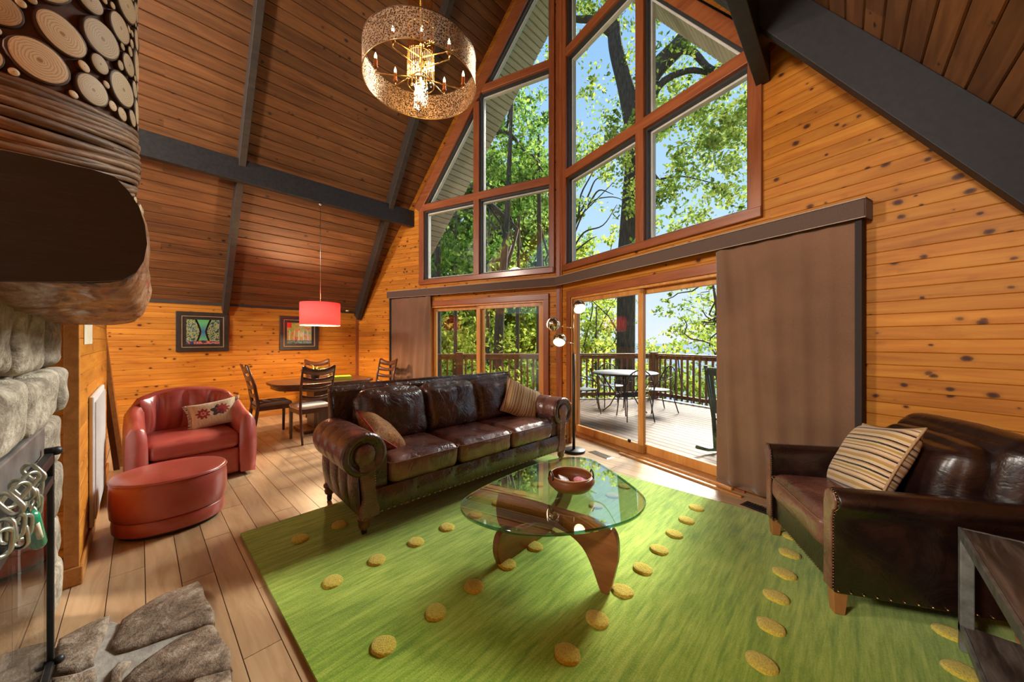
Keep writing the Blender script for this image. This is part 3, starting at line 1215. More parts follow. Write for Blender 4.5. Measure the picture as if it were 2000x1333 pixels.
def tree(name, label, trunk, r0, r1, crowns, leaf, size, density, seed, group=None, limbs=(), bark='bark2', n_branch=0):
    """trunk: list of points; crowns: (x px, y px, depth, radius); limbs: (points, radius start, radius end)"""
    base = trunk[0]
    root = thing(name, label, 'tree', base, group=group)
    T = Matrix.Translation(-Vector(base))
    # smooth the trunk
    pts = []
    rad = []
    for i in range(len(trunk) - 1):
        for k_ in range(5):
            t_ = k_ / 5
            pts.append(Vector(trunk[i]).lerp(Vector(trunk[i + 1]), t_))
    pts.append(Vector(trunk[-1]))
    for i, p in enumerate(pts):
        t_ = i / (len(pts) - 1)
        rad.append(r0 + (r1 - r0) * t_)
    MB().tube(pts, rad, 12, T).build('trunk', MAT[bark], root)
    for (lp, a, b) in limbs:
        lp = [Vector(p) for p in lp]
        # Catmull-Rom through the points
        q = []
        ext = [lp[0] * 2 - lp[1]] + lp + [lp[-1] * 2 - lp[-2]]
        for i in range(1, len(ext) - 2):
            for k_ in range(5):
                t_ = k_ / 5
                p0_, p1_, p2_, p3_ = ext[i - 1], ext[i], ext[i + 1], ext[i + 2]
                q.append(.5 * ((2 * p1_) + (p2_ - p0_) * t_ + (2 * p0_ - 5 * p1_ + 4 * p2_ - p3_) * t_ * t_ + (3 * p1_ - p0_ - 3 * p2_ + p3_) * t_ ** 3))
        q.append(lp[-1])
        MB().tube(q, [a + (b - a) * i / (len(q) - 1) for i in range(len(q))], 10, T).build('branch', MAT[bark], root)
    br = MB()
    top = Vector(trunk[-1])
    cen, rr, cn = [], [], []
    for i, (px, py, d_, cr) in enumerate(crowns):
        c = at(px, py, d_)
        # each crown mass is broken into smaller clumps
        g = random.Random(seed * 100 + i)
        for k_ in range(7):
            o_ = Vector((g.gauss(0, 1), g.gauss(0, 1), g.gauss(0, .8))) * cr * .55
            cen.append(tuple(c + o_))
            rr.append(cr * g.uniform(.3, .6))
            cn.append(max(8, int(density * cr * cr * g.uniform(.6, 1.4) / 7)))
        if n_branch and i % n_branch == 0:
            tt = g.uniform(.45, .95)
            st_ = pts[int(tt * (len(pts) - 1))]
            lp_, lr_ = limb(st_, c, r0 * .28, .02, .6, 7, seed + i)
            br.tube(lp_, lr_, 6, T)
    if br.v:
        br.build('branches', MAT[bark], root)
    if cen:
        me = leaves_mesh('foliage', [tuple(Vector(c) - Vector(base)) for c in cen], rr, cn, size, MAT[leaf], seed)
        link('foliage', me, None, root)
    return root


def ground_pt(px, d_):
    r_ = (px - 1000) / FPX * d_
    x, y, _ = world_rd(r_, d_)
    return (x, y, gz(x, y) - .3)


R_ = random.Random(5)
# the big oak behind the patio table
b0 = ground_pt(1222, 12)
oak_d = 12
trunk = [b0, tuple(at(1222, 700, 12)), tuple(at(1224, 500, 12)), tuple(at(1238, 330, 12)), tuple(at(1240, 230, 12))]
oak_limbs = [
    ([at(1240, 260, 12), at(1222, 170, 12), at(1202, 90, 12), at(1196, 20, 12.2), at(1175, -90, 12.5)], .30, .16),
    ([at(1240, 250, 12), at(1272, 150, 12), at(1330, 85, 11.6), at(1362, 30, 11.3), at(1380, -60, 11)], .34, .20),
    ([at(1262, 175, 12), at(1310, 110, 11.8), at(1350, 100, 11.6), at(1390, 135, 11.3), at(1450, 128, 11)], .17, .06),
    ([at(1256, 235, 12), at(1290, 165, 11.9), at(1345, 138, 11.7), at(1400, 140, 11.5), at(1440, 90, 11.2)], .14, .05),
    ([at(1202, 70, 12), at(1160, 40, 12), at(1120, 36, 12.3), at(1060, 10, 12.5)], .16, .06),
    ([at(1350, 60, 11.4), at(1400, 40, 11.2), at(1450, 35, 11), at(1500, 0, 11)], .13, .05),
    ([at(1240, 305, 12), at(1262, 320, 11.6), at(1290, 355, 11.2), at(1320, 372, 10.9)], .07, .02),
    ([at(1290, 350, 11.2), at(1335, 345, 10.9), at(1400, 360, 10.6)], .035, .012),
]
crowns = []
for (x0, x1, y0, y1, n, dmin, dmax, cr) in ((1110, 1230, -60, 330, 26, 10.5, 15, .75), (1255, 1470, -40, 250, 34, 9.5, 14, .8),
                                           (1255, 1470, 220, 470, 40, 8.8, 13, .72), (1100, 1230, 300, 420, 3, 13, 16, .6), (1300, 1470, 420, 560, 8, 9, 12, .6)):
    for i in range(n):
        crowns.append((R_.uniform(x0, x1), R_.uniform(y0, y1), R_.uniform(dmin, dmax), cr * R_.uniform(.5, 1.2)))
tree('oak_tree', 'big dark-trunked oak behind the patio table, its limbs crossing the right gable window', trunk, .31, .30, crowns, 'leaf_oak', .115, 330, 3, limbs=oak_limbs, bark='bark')

# bare tree in the right lower panes
b0 = ground_pt(1105, 14)
bl = []
for pts_ in ([(1100, 560), (1118, 470), (1150, 400), (1190, 385), (1222, 392)], [(1118, 470), (1128, 430), (1160, 395), (1205, 350)],
             [(1112, 500), (1140, 455), (1178, 440), (1205, 400)], [(1125, 435), (1150, 380), (1165, 350), (1192, 345)],
             [(1130, 425), (1135, 380), (1160, 330), (1168, 280)], [(1112, 500), (1150, 470), (1165, 462)], [(1150, 400), (1170, 372), (1198, 380)]):
    bl.append(([at(a, b, 14) for a, b in pts_], .045, .012))
tree('bare_tree', 'leafless grey tree in the lower pane just right of the corner post', [b0, tuple(at(1104, 600, 14)), tuple(at(1116, 480, 14))], .09, .03, [], 'leaf_oak', .1, 1, 4, limbs=bl, bark='bark2')

# woods on the left
def grow(name, label, px, d_, r0, y_top, lean, crown_boxes, leaf, size, dens, seed, nb=3, group='trees in the woods beyond the deck'):
    b = ground_pt(px, d_)
    y_top = min(y_top, 260) if px < 1100 else y_top
    tr_ = [b] + [tuple(at(px + lean * q, yy, d_)) for q, yy in ((.35, 620), (.7, 430)) if yy > y_top + 30] + [tuple(at(px + lean, y_top, d_))]
    cr_ = []
    g = random.Random(seed)
    for (x0, x1, y0, y1, n, c_) in crown_boxes:
        for i in range(n):
            cr_.append((g.uniform(x0, x1), g.uniform(y0, y1), d_ * g.uniform(1.02, 1.35), c_ * g.uniform(.6, 1.25)))
    tree(name, label, tr_, r0, r0 * .2, cr_, leaf, size, dens, seed, group, n_branch=nb)


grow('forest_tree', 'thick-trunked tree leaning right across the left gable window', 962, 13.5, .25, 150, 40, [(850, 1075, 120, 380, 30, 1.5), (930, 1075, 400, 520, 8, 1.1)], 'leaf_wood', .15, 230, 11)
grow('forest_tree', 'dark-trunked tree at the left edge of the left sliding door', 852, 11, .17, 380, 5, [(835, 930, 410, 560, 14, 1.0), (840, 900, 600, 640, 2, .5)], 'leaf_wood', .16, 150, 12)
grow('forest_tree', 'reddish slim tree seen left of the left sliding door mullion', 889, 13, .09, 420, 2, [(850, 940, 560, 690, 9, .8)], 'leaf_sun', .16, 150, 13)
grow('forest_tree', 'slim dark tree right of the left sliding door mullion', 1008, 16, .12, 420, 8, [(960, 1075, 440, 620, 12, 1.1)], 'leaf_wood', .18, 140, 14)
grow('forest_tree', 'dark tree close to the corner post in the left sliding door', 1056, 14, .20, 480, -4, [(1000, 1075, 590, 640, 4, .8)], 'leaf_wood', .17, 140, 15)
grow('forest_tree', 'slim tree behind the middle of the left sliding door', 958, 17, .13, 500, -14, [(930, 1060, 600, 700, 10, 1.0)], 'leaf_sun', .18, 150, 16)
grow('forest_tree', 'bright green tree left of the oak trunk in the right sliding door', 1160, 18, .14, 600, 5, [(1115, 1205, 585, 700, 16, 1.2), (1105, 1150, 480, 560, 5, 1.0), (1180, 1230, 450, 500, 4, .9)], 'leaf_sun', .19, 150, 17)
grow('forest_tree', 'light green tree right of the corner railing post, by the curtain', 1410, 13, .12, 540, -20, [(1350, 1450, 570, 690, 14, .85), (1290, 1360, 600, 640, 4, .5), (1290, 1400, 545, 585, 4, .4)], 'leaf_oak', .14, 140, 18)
grow('forest_tree', 'small dark treetop just above the railing right of the door mullion', 1268, 30, .1, 668, 0, [(1250, 1285, 668, 690, 4, .9)], 'leaf_wood', .2, 120, 19)
# thicket below and beyond the railing
for i, (x0, x1, y0, y1, dd, n, lf, lb) in enumerate((
        (830, 960, 680, 790, 14, 24, 'leaf_sun', 'yellow-green thicket beyond the railing in the left sliding door'),
        (940, 1090, 680, 790, 15, 24, 'leaf_sun', 'yellow-green thicket beyond the railing left of the corner post'),
        (1090, 1270, 690, 800, 14, 26, 'leaf_sun', 'bright thicket beyond the railing behind the patio table'),
        (1250, 1440, 690, 810, 12, 30, 'leaf_sun', 'bright thicket beyond the railing near the brown curtain'))):
    g = random.Random(50 + i)
    cr_ = [(g.uniform(x0, x1), g.uniform(y0, y1), dd * g.uniform(.85, 1.35), g.uniform(.5, 1.0)) for _ in range(n)]
    b = ground_pt((x0 + x1) / 2, dd)
    tree('thicket', lb, [b, (b[0], b[1], b[2] + 1.2)], .05, .03, cr_, lf, .15, 170, 60 + i, n_branch=4)
# far woods closing the view on the left
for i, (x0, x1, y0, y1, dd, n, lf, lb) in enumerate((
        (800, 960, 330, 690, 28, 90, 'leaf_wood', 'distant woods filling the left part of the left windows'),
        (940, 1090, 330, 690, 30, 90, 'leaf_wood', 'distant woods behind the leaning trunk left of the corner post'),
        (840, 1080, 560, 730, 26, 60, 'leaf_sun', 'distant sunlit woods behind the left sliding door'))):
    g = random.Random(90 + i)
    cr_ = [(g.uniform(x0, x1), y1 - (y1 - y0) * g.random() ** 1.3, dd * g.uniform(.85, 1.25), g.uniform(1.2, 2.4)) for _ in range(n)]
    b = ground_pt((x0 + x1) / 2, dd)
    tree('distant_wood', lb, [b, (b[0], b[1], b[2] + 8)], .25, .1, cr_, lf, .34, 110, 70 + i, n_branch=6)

# ---------------------------------------------------------------- living room
def rug_mat():
    k = NT('green_wool_rug')
    v = k.coords((26, 2.2, 1))
    f = k.noise(v, 1.5, 6, .7, .3)
    v2 = k.coords((1, 1, 1))
    f2 = k.noise(v2, 1.6, 3)
    f3 = k.noise(v2, 140, 2)
    fm = k.math('ADD', k.math('MULTIPLY', f, .62), k.math('ADD', k.math('MULTIPLY', f2, .28), k.math('MULTIPLY', f3, .16)))
    col = k.ramp(fm, [(.36, (.085, .185, .010)), (.50, (.215, .345, .020)), (.66, (.43, .54, .075))])
    k.set(col=col, rough=.95, spec=.1, sheen=.35)
    k.bump(k.math('ADD', f3, k.math('MULTIPLY', f, .5)), .5, .006)
    return k.m


MAT['rug'] = rug_mat()
MAT['dot'] = plain('mustard_tuft', (.80, .66, .085), (.52, .40, .035), scale=130, rough=.95, bump=.9, bdist=.012, spec=.1, sheen=.3)
RX0, RX1, RY0, RY1 = -3.04, .62, .478, 3.305
m = MB()
def rug_pt(u, v):
    return (RX0 + (RX1 - RX0) * u, RY0 + (RY1 - RY0) * v, .016 + .0012 * noise.noise(Vector((u * 30, v * 24, 0))))
m.grid(rug_pt, 90, 68)
edge = [(RX0, RY0), (RX1, RY0), (RX1, RY1), (RX0, RY1)]
for i in range(4):
    a, b = edge[i], edge[(i + 1) % 4]
    m.add([(a[0], a[1], 0.001), (b[0], b[1], 0.001), (b[0], b[1], .0165), (a[0], a[1], .0165)], [(0, 1, 2, 3)])
rug = thing('rug', 'large green wool rug with rows of mustard tufted dots', 'rug', (0, 0, 0))
m.build('pile', MAT['rug'], rug)
dots = []
for k_ in range(3):
    dm = MB()
    n = 22
    def dot_pt(u, v, k_=k_):
        a = 2 * PI * u
        r_ = .052 * math.sin(v * PI / 2) * (1 + .10 * noise.noise(Vector((math.cos(a) * 1.5, math.sin(a) * 1.5, k_ * 3))))
        h_ = .017 * max(0, math.cos(v * PI / 2)) ** .45
        return (r_ * math.cos(a) * 1.15, r_ * math.sin(a) * .95, h_ + .002 * noise.noise(Vector((r_ * 90 * math.cos(a), r_ * 90 * math.sin(a), k_))))
    dm.grid(dot_pt, n, 7, closed_u=True)
    me = dm.mesh('dot')
    me.materials.append(MAT['dot'])
    dots.append(me)
for i in range(6):
    for j in range(10):
        d_ = link('dot', dots[(i * 3 + j) % 3], None, rug)
        d_.location = (-2.66 + .602 * i + R_.uniform(-.006, .006), .735 + .257 * j + R_.uniform(-.006, .006), .0155)
        d_.rotation_euler = (0, 0, R_.uniform(-.3, .3))

# ---- glass-topped table
MAT['walnut'] = wood('walnut_table_base', (.30, .130, .050), (.215, .085, .030), (.13, .048, .017), rough=.3, grain=(2, 2, 9), jit=(1, 1), coat=.35)


def solid_glass():
    k = NT('green_edged_table_glass')
    k.t.nodes.remove(k.b)
    tr = k.n('BsdfTransparent')
    gl = k.n('BsdfGlossy')
    gl.inputs['Roughness'].default_value = 0.0
    ge = k.n('NewGeometry')
    sp = k.n('SeparateXYZ')
    k.l(ge.outputs['True Normal'], sp.inputs[0])
    up = k.math('ABSOLUTE', sp.outputs['Z'])
    side = k.math('SUBTRACT', 1.0, up)
    tint = k.mix(side, (.88, .95, .92), (.05, .30, .24))
    k.l(tint, tr.inputs[0])
    dt = k.n('VectorMath', operation='DOT_PRODUCT')
    k.l(ge.outputs['Normal'], dt.inputs[0])
    k.l(ge.outputs['Incoming'], dt.inputs[1])
    inv = k.math('SUBTRACT', 1.0, k.math('ABSOLUTE', dt.outputs['Value']))
    f = k.noise(k.coords((1, 1, 1)), 3.0, 1)
    fr = k.math('MULTIPLY_ADD', k.math('POWER', inv, 2.6), .82, .16)
    fm = k.math('MULTIPLY', fr, k.math('MULTIPLY_ADD', f, .05, .975))
    mx = k.n('MixShader')
    k.l(fm, mx.inputs[0])
    k.l(tr.outputs[0], mx.inputs[1])
    k.l(gl.outputs[0], mx.inputs[2])
    k.l(mx.outputs[0], k.out.inputs['Surface'])
    return k.m


MAT['tglass'] = solid_glass()
gpts = [(-1.627, 1.282), (-1.53, 1.225), (-1.395, 1.221), (-1.207, 1.276), (-1.048, 1.395), (-.892, 1.628), (-.823, 1.837), (-.84, 2.026), (-.913, 2.146),
        (-1.152, 2.32), (-1.40, 2.462), (-1.50, 2.49), (-1.60, 2.46), (-1.68, 2.36), (-1.735, 2.152), (-1.735, 1.80), (-1.715, 1.55), (-1.682, 1.369)]
gc = (sum(p[0] for p in gpts) / len(gpts), sum(p[1] for p in gpts) / len(gpts))
sm = []
n = len(gpts)
for i in range(n):
    p0, p1, p2, p3 = [Vector(gpts[(i + k_) % n]) for k_ in (-1, 0, 1, 2)]
    for q in range(5):
        t_ = q / 5
        sm.append(.5 * ((2 * p1) + (p2 - p0) * t_ + (2 * p0 - 5 * p1 + 4 * p2 - p3) * t_ * t_ + (3 * p1 - p0 - 3 * p2 + p3) * t_ ** 3))
# soften the outline
for _ in range(6):
    sm = [(sm[i - 1] + sm[i] * 2 + sm[(i + 1) % len(sm)]) / 4 for i in range(len(sm))]
ct = thing('coffee_table', 'glass-topped coffee table with two curved walnut legs on the green rug', 'table', (gc[0], gc[1], 0.017))
TZ = .383
g = MB()
g.prism([(p.x - gc[0], p.y - gc[1]) for p in sm], TZ - .019, TZ, smooth=True)
g.build('glass_top', MAT['tglass'], ct)


def blade(profile, a0, b0, thick, name):
    """curved plate: profile of (t along a0->b0, z) pairs, standing on edge between two floor points"""
    a0, b0 = Vector((*a0, 0)), Vector((*b0, 0))
    d = (b0 - a0)
    L = d.length
    d.normalize()
    M_ = frame_matrix((a0.x - gc[0], a0.y - gc[1], 0), tuple(d), (0, 0, 1), tuple(d.cross(Vector((0, 0, 1)))))
    mb = MB()
    pr = [(x * L, z) for x, z in profile]
    # smooth closed outline
    n_ = len(pr)
    out = []
    for i in range(n_):
        p0, p1, p2, p3 = [Vector(pr[(i + k_) % n_]) for k_ in (-1, 0, 1, 2)]
        for q in range(5):
            t_ = q / 5
            out.append(tuple(.5 * ((2 * p1) + (p2 - p0) * t_ + (2 * p0 - 5 * p1 + 4 * p2 - p3) * t_ * t_ + (3 * p1 - p0 - 3 * p2 + p3) * t_ ** 3)))
    mb.prism(out, -thick / 2, thick / 2, M_)
    return mb.build(name, MAT['walnut'], ct, bevel=.008, seg=3, angle=50)


# near leg: a tapering foot that sweeps up and left beneath the glass
blade([(0, 0), (.045, 0), (.12, .12), (.20, .205), (.34, .255), (.55, .262), (.70, .235), (.84, .18), (.93, .155), (1.0, .17), (1.03, .26), (1.01, .345), (.95, .364), (.5, .364), (.1, .364), (-.055, .335), (-.085, .22), (-.055, .10), (-.025, .02)],
      (-.913, 1.705), (-1.60, 1.585), .045, 'leg')
# far leg: the same sweep turned over, lying along the floor and rising at the far tip
blade([(0, 0), (.25, 0), (.5, 0), (.68, .005), (.85, .04), (1.0, .13), (1.07, .25), (1.06, .345), (1.0, .364), (.92, .35), (.88, .26), (.80, .175), (.66, .13), (.45, .12), (.28, .135), (.14, .175), (.04, .20), (-.04, .18), (-.07, .10), (-.04, .02)],
      (-1.50, 1.49), (-1.53, 2.25), .045, 'leg')

# bowl with two rope handles
MAT['bowlwood'] = wood('turned_brown_bowl', (.30, .115, .040), (.22, .078, .026), (.14, .045, .015), rough=.4, grain=(3, 3, 9), jit=(1, 1))
MAT['bowlrim'] = plain('pale_bowl_rim', (.66, .42, .22), scale=20, rough=.5)
MAT['rope'] = plain('black_leather_cord', (.012, .011, .010), (.03, .028, .025), scale=60, rough=.6)
bw = thing('bowl', 'shallow brown wooden bowl with black loop handles on the glass table', 'bowl', (-1.265, 1.885, .402))
MB().lathe([(.0, 0), (.075, 0), (.115, .018), (.142, .045), (.148, .066), (.140, .088), (.132, .100), (.127, .098), (.132, .084), (.138, .066), (.13, .046), (.105, .026), (.06, .014), (0, .013)], 48).build('shell', MAT['bowlwood'], bw)
MB().tube([(math.cos(a) * .1295, math.sin(a) * .1295, .1005) for a in np.linspace(0, 2 * PI, 49)[:-1]], .0038, 6, closed=True).build('rim', MAT['bowlrim'], bw)
for a in (math.radians(44), math.radians(236)):
    c, s_ = math.cos(a), math.sin(a)
    pts_ = []
    for i in range(13):
        t_ = PI * i / 12
        o_ = math.cos(t_) * .040
        pts_.append((c * .133 - s_ * o_, s_ * .133 + c * o_, .086 + .040 * math.sin(t_)))
    MB().tube(pts_, .0052, 8).build('handle', MAT['rope'], bw)


def lid_mat():
    k = NT('pink_patterned_tin')
    v = k.coords((1, 1, 1))
    f = k.noise(v, 55, 3, .6, 2.0)
    c = k.ramp(f, [(.40, (.62, .16, .24)), (.52, (.80, .45, .48)), (.62, (.20, .10, .26))], 'CONSTANT')
    k.set(col=c, rough=.35)
    return k.m


MAT['tin'] = lid_mat()
MAT['tin_side'] = plain('pink_tin_side', (.58, .13, .22), scale=20, rough=.35)
MAT['paper'] = plain('printed_white_paper', (.70, .66, .68), (.45, .38, .44), scale=40, rough=.6)
tn = thing('candle_tin', 'round pink patterned candle tin inside the wooden bowl', 'tin', (-1.215, 1.925, .430), 0)
MB().lathe([(0, 0), (.046, 0), (.048, .004), (.048, .034), (.046, .037)], 32).build('body', MAT['tin_side'], tn)
MB().lathe([(.0475, .0372), (.049, .033), (.0495, .038), (.047, .042), (0, .0425)], 32).build('lid', MAT['tin'], tn)
cs = MB().lathe([(0, 0), (.040, 0), (.041, .004), (.041, .012), (.039, .015), (0, .015)], 28)
o = cs.build('coaster', MAT['paper'], None)
o.location = (-1.305, 1.835, .442)
o.rotation_euler = (.25, -.2, .3)
tag(o, 'round white printed coaster lying nearest in the wooden bowl', 'coaster')
cs = MB().box(-.035, .035, -.025, .025, 0, .018)
o = cs.build('matchbox', MAT['paper'], None, bevel=.003)
o.location = (-1.335, 1.895, .442)
o.rotation_euler = (.1, .35, .9)
tag(o, 'small white matchbox leaning inside the wooden bowl', 'matchbox')
MAT['blackplastic'] = plain('black_plastic', (.020, .019, .021), (.012, .012, .013), scale=40, rough=.35)
rm = thing('remote_control', 'black remote control standing behind the wooden bowl', 'remote', (-1.452, 2.055, .4005), math.radians(43))
MB().hexa([(-.026, -.012, 0), (.026, -.012, 0), (.026, .075, 0), (-.026, .075, 0)], [(-.019, .03, .036), (.019, .03, .036), (.019, .07, .036), (-.019, .07, .036)]).build('body', MAT['blackplastic'], rm, bevel=.004)
MB().box(-.016, .016, .034, .066, .0362, .038).build('keypad', plain('grey_keypad', (.10, .10, .11), scale=50, rough=.5), rm)

# ---- leather sofa
MAT['leather'] = leather('dark_brown_leather', (.022, .0095, .0080), (.048, .0180, .0132), (.120, .046, .027), rough=.21, ws=4.0, coat=.35, bump=.42, crumple=1.1)
MAT['leather_seat'] = leather('worn_brown_leather', (.060, .0225, .0175), (.130, .0490, .0355), (.25, .112, .078), rough=.22, ws=4.0, coat=.4, bump=.36, crumple=.8)
MAT['leather_club'] = leather('shade_darkened_leather', (.0065, .0030, .0028), (.0140, .0055, .0045), (.048, .017, .010), rough=.24, ws=4.0, coat=.35, bump=.26, crumple=.5)  # darkened base colour paints in the shade on the club chair's near side
MAT['nail'] = plain('antique_brass_nail', (.42, .30, .13), (.25, .17, .07), scale=40, rough=.35, metal=1.0)
MAT['darkwood'] = wood('mahogany_leg', (.17, .055, .022), (.12, .036, .014), (.07, .02, .008), rough=.35, grain=(6, 6, 2), jit=(1, 1), coat=.3)
MAT['leg_oak'] = wood('honey_oak_leg', (.42, .20, .07), (.33, .14, .045), (.22, .085, .026), rough=.35, grain=(6, 6, 2), jit=(1, 1), coat=.3)
MAT['seam'] = plain('tan_welt', (.20, .10, .055), scale=60, rough=.5)
MAT['castor'] = plain('dark_brass_castor', (.06, .045, .03), scale=30, rough=.4, metal=.7)


def nail_row(pts, r_=.006, flat=.6):
    mb = MB()
    for p in pts:
        mb.ball(p, r_, 6, 4, flat)
    return mb


def line_pts(a, b, step):
    a, b = Vector(a), Vector(b)
    n_ = max(1, int((b - a).length / step))
    return [a.lerp(b, i / n_) for i in range(n_ + 1)]


def cushion(parent, name, mat, loc, rot, size, r_, puff, wr, seed, n=(16, 14, 8), sag=0.0, ws=6.0, welt=None):
    vs, fs = soft_box(*size, r=r_, n=n, puff=puff, wr=wr, ws=ws, seed=seed, sag=sag)
    M_ = Matrix.Translation(Vector(loc)) @ Matrix.Rotation(rot[2], 4, 'Z') @ Matrix.Rotation(rot[1], 4, 'Y') @ Matrix.Rotation(rot[0], 4, 'X')
    mb = MB()
    mb.add(vs, fs, M_, True)
    o_ = mb.build(name, mat, parent, subsurf=1)
    if welt is not None:
        w, d, h = size
        z = welt * h
        rr = r_ * .75
        pts_ = []
        for cx_, cy_, a0 in ((w / 2 - rr, d / 2 - rr, 0), (-w / 2 + rr, d / 2 - rr, PI / 2), (-w / 2 + rr, -d / 2 + rr, PI), (w / 2 - rr, -d / 2 + rr, 1.5 * PI)):
            for k2 in range(5):
                a = a0 + PI / 2 * k2 / 4
                pts_.append((cx_ + rr * math.cos(a) * 1.0, cy_ + rr * math.sin(a) * 1.0, z))
        MB().tube(pts_, .0045, 6, M_, closed=True).build('welt', MAT['seam'], o_)
    return o_


so = thing('sofa', 'dark brown tufted leather sofa with three seat cushions and brass nailheads', 'sofa', (-2.745, 2.16, .016), math.radians(87.1))
HL = 1.03       # half length to the inside of the arm posts' middle
# base with a tufted apron
base = MB()
def apron(u, v):
    x = -HL + 2 * HL * u
    z = .13 + .17 * v
    t1 = abs(math.sin((x + HL) / (2 * HL) * PI * 6))
    y = -.415 - .022 * (t1 ** .5) * math.sin(PI * v) - .006
    return (x, y, z)
base.grid(apron, 97, 9)
base.box(-HL, HL, -.40, .40, .12, .29)
base.build('base', MAT['leather'], so)
for i in range(1, 6):
    MB().ball((-HL + 2 * HL * i / 6, -.418, .222), .013, 8, 5, .8).build('tuft_button', MAT['leather'], so)
nme = MB().ball((0, 0, 0), .0115, 8, 5, .6).mesh('nailhead')
nme.materials.append(MAT['nail'])
for q in line_pts((-HL + .06, -.424, .138), (HL - .06, -.424, .138), .047):
    link('nailhead', nme, None, so).location = q
# back
bk = MB()
prof = [(.30, .12), (.43, .12), (.455, .5), (.50, .90), (.49, .925), (.44, .93), (.405, .905), (.36, .60), (.30, .30)]
bk.prism([(p[0], p[1]) for p in prof], -HL - .03, HL + .03, Matrix(((0, 0, 1, 0), (1, 0, 0, 0), (0, 1, 0, 0), (0, 0, 0, 1))))
o = bk.build('backrest', MAT['leather'], so, bevel=.012)
nail_row(line_pts((-HL, .402, .895), (HL, .402, .895), .016), .0045).build('nailhead_trim', MAT['nail'], o)['kind'] = 'stuff'
for sx in (-1, 1):
    nail_row(line_pts((sx * (HL + .005), .335, .50), (sx * (HL + .005), .40, .89), .016), .0045).build('nailhead_trim', MAT['nail'], o)['kind'] = 'stuff'
    MB().tube([(sx * (HL + .02), .345, .48), (sx * (HL + .02), .385, .70), (sx * (HL + .02), .425, .90)], .022, 8).build('side_roll', MAT['leather'], o)
MB().tube([(-HL - .03, .47, .925), (0, .475, .93), (HL + .03, .47, .925)], .02, 8).build('top_roll', MAT['leather'], o)
# rolled arms
for sx in (-1, 1):
    body = MB()
    def arm_side(u, v, sx=sx):
        yy = -.40 + .80 * u
        z = .12 + .36 * v
        tf = abs(math.sin(u * PI * 4))
        x = sx * (HL + .075 + .03 * math.sin(PI * v) * tf ** .5 + .02 * v)
        return (x, yy, z)
    body.grid(arm_side, 49, 9, flip=(sx > 0))
    body.box(*sorted((sx * (HL - .11), sx * (HL + .07))), -.40, .40, .12, .52)
    arm = body.build('arm', MAT['leather'], so)
    roll = MB()
    cz, cr, cxr = .555, .150, HL + .055
    def arm_roll(u, v, sx=sx):
        a = 2 * PI * u
        yy = -.415 + .86 * v
        taper = 1.0 if v < .75 else 1 - .45 * ((v - .75) / .25) ** 1.5
        tuft = 1 - .055 * abs(math.cos(v * PI * 5)) ** 14
        rr = cr * taper * tuft
        return (sx * (cxr + rr * 1.02 * math.cos(a)), yy, cz + rr * math.sin(a))
    roll.grid(arm_roll, 28, 60, closed_u=True, flip=(sx < 0))
    roll.build('arm_roll', MAT['leather_seat'], arm)
    # scroll front: domed rim and inner keyhole panel
    fr_ = MB()
    Mf = Matrix.Translation(Vector((sx * cxr, -.415, cz))) @ Matrix.Rotation(PI / 2, 4, 'X')
    fr_.lathe([(.152, -.008), (.150, .012), (.132, .026), (.112, .022), (.100, .008), (.09, .004), (0, .004)], 32, Mf)
    fr_.build('scroll', MAT['leather'], arm)
    kp = MB()
    kp.lathe([(.075, .0), (.072, .018), (.055, .026), (0, .028)], 24, Mf)
    kx = sx * (HL + .03)
    col_pts = []
    for t_ in np.linspace(0, 1, 9):
        z = .125 + (.54 - .125) * t_
        w = .058 - .012 * math.sin(PI * min(1, t_ * 1.2)) + (.012 if t_ < .15 else 0)
        cxx = sx * (HL + .02 + .035 * t_ ** 2)
        col_pts.append((z, cxx, w))
    vs, fs = [], []
    for z, cxx, w in col_pts:
        vs += [(cxx - w, -.40, z), (cxx - w * .9, -.437, z), (cxx + w * .9, -.437, z), (cxx + w, -.40, z)]
    for i in range(len(col_pts) - 1):
        for k_ in range(3):
            fs.append((i * 4 + k_, i * 4 + k_ + 1, i * 4 + 4 + k_ + 1, i * 4 + 4 + k_))
    kp.add(vs, fs)
    kp.build('front_panel', MAT['leather_seat'], arm)
    nl = []
    for sgn in (-1, 1):
        for i in range(len(col_pts) - 1):
            (z0, c0, w0), (z1, c1, w1) = col_pts[i], col_pts[i + 1]
            for q in range(3):
                t_ = q / 3
                nl.append((c0 + (c1 - c0) * t_ + sgn * (w0 + (w1 - w0) * t_) * .86, -.439, z0 + (z1 - z0) * t_))
    nail_row(nl, .0042).build('nailhead_trim', MAT['nail'], arm)['kind'] = 'stuff'
    for yy in (-.395, .36):
        lo = MB().lathe([(.028, .045), (.036, .055), (.040, .075), (.034, .095), (.045, .105), (.048, .118), (.044, .13)], 16, Matrix.Translation((sx * (HL + .05), yy, 0))).build('leg', MAT['darkwood'], so)
        zo = .0 if yy < 0 else -.0155
        MB().tube([(sx * (HL + .05) - .014, yy + .008, .0205 + zo), (sx * (HL + .05) + .014, yy + .008, .0205 + zo)], .0195, 12).build('castor', MAT['castor'], lo)
        MB().lathe([(.02, .022), (.02, .048)], 10, Matrix.Translation((sx * (HL + .05), yy, 0))).build('castor_plate', MAT['castor'], lo)
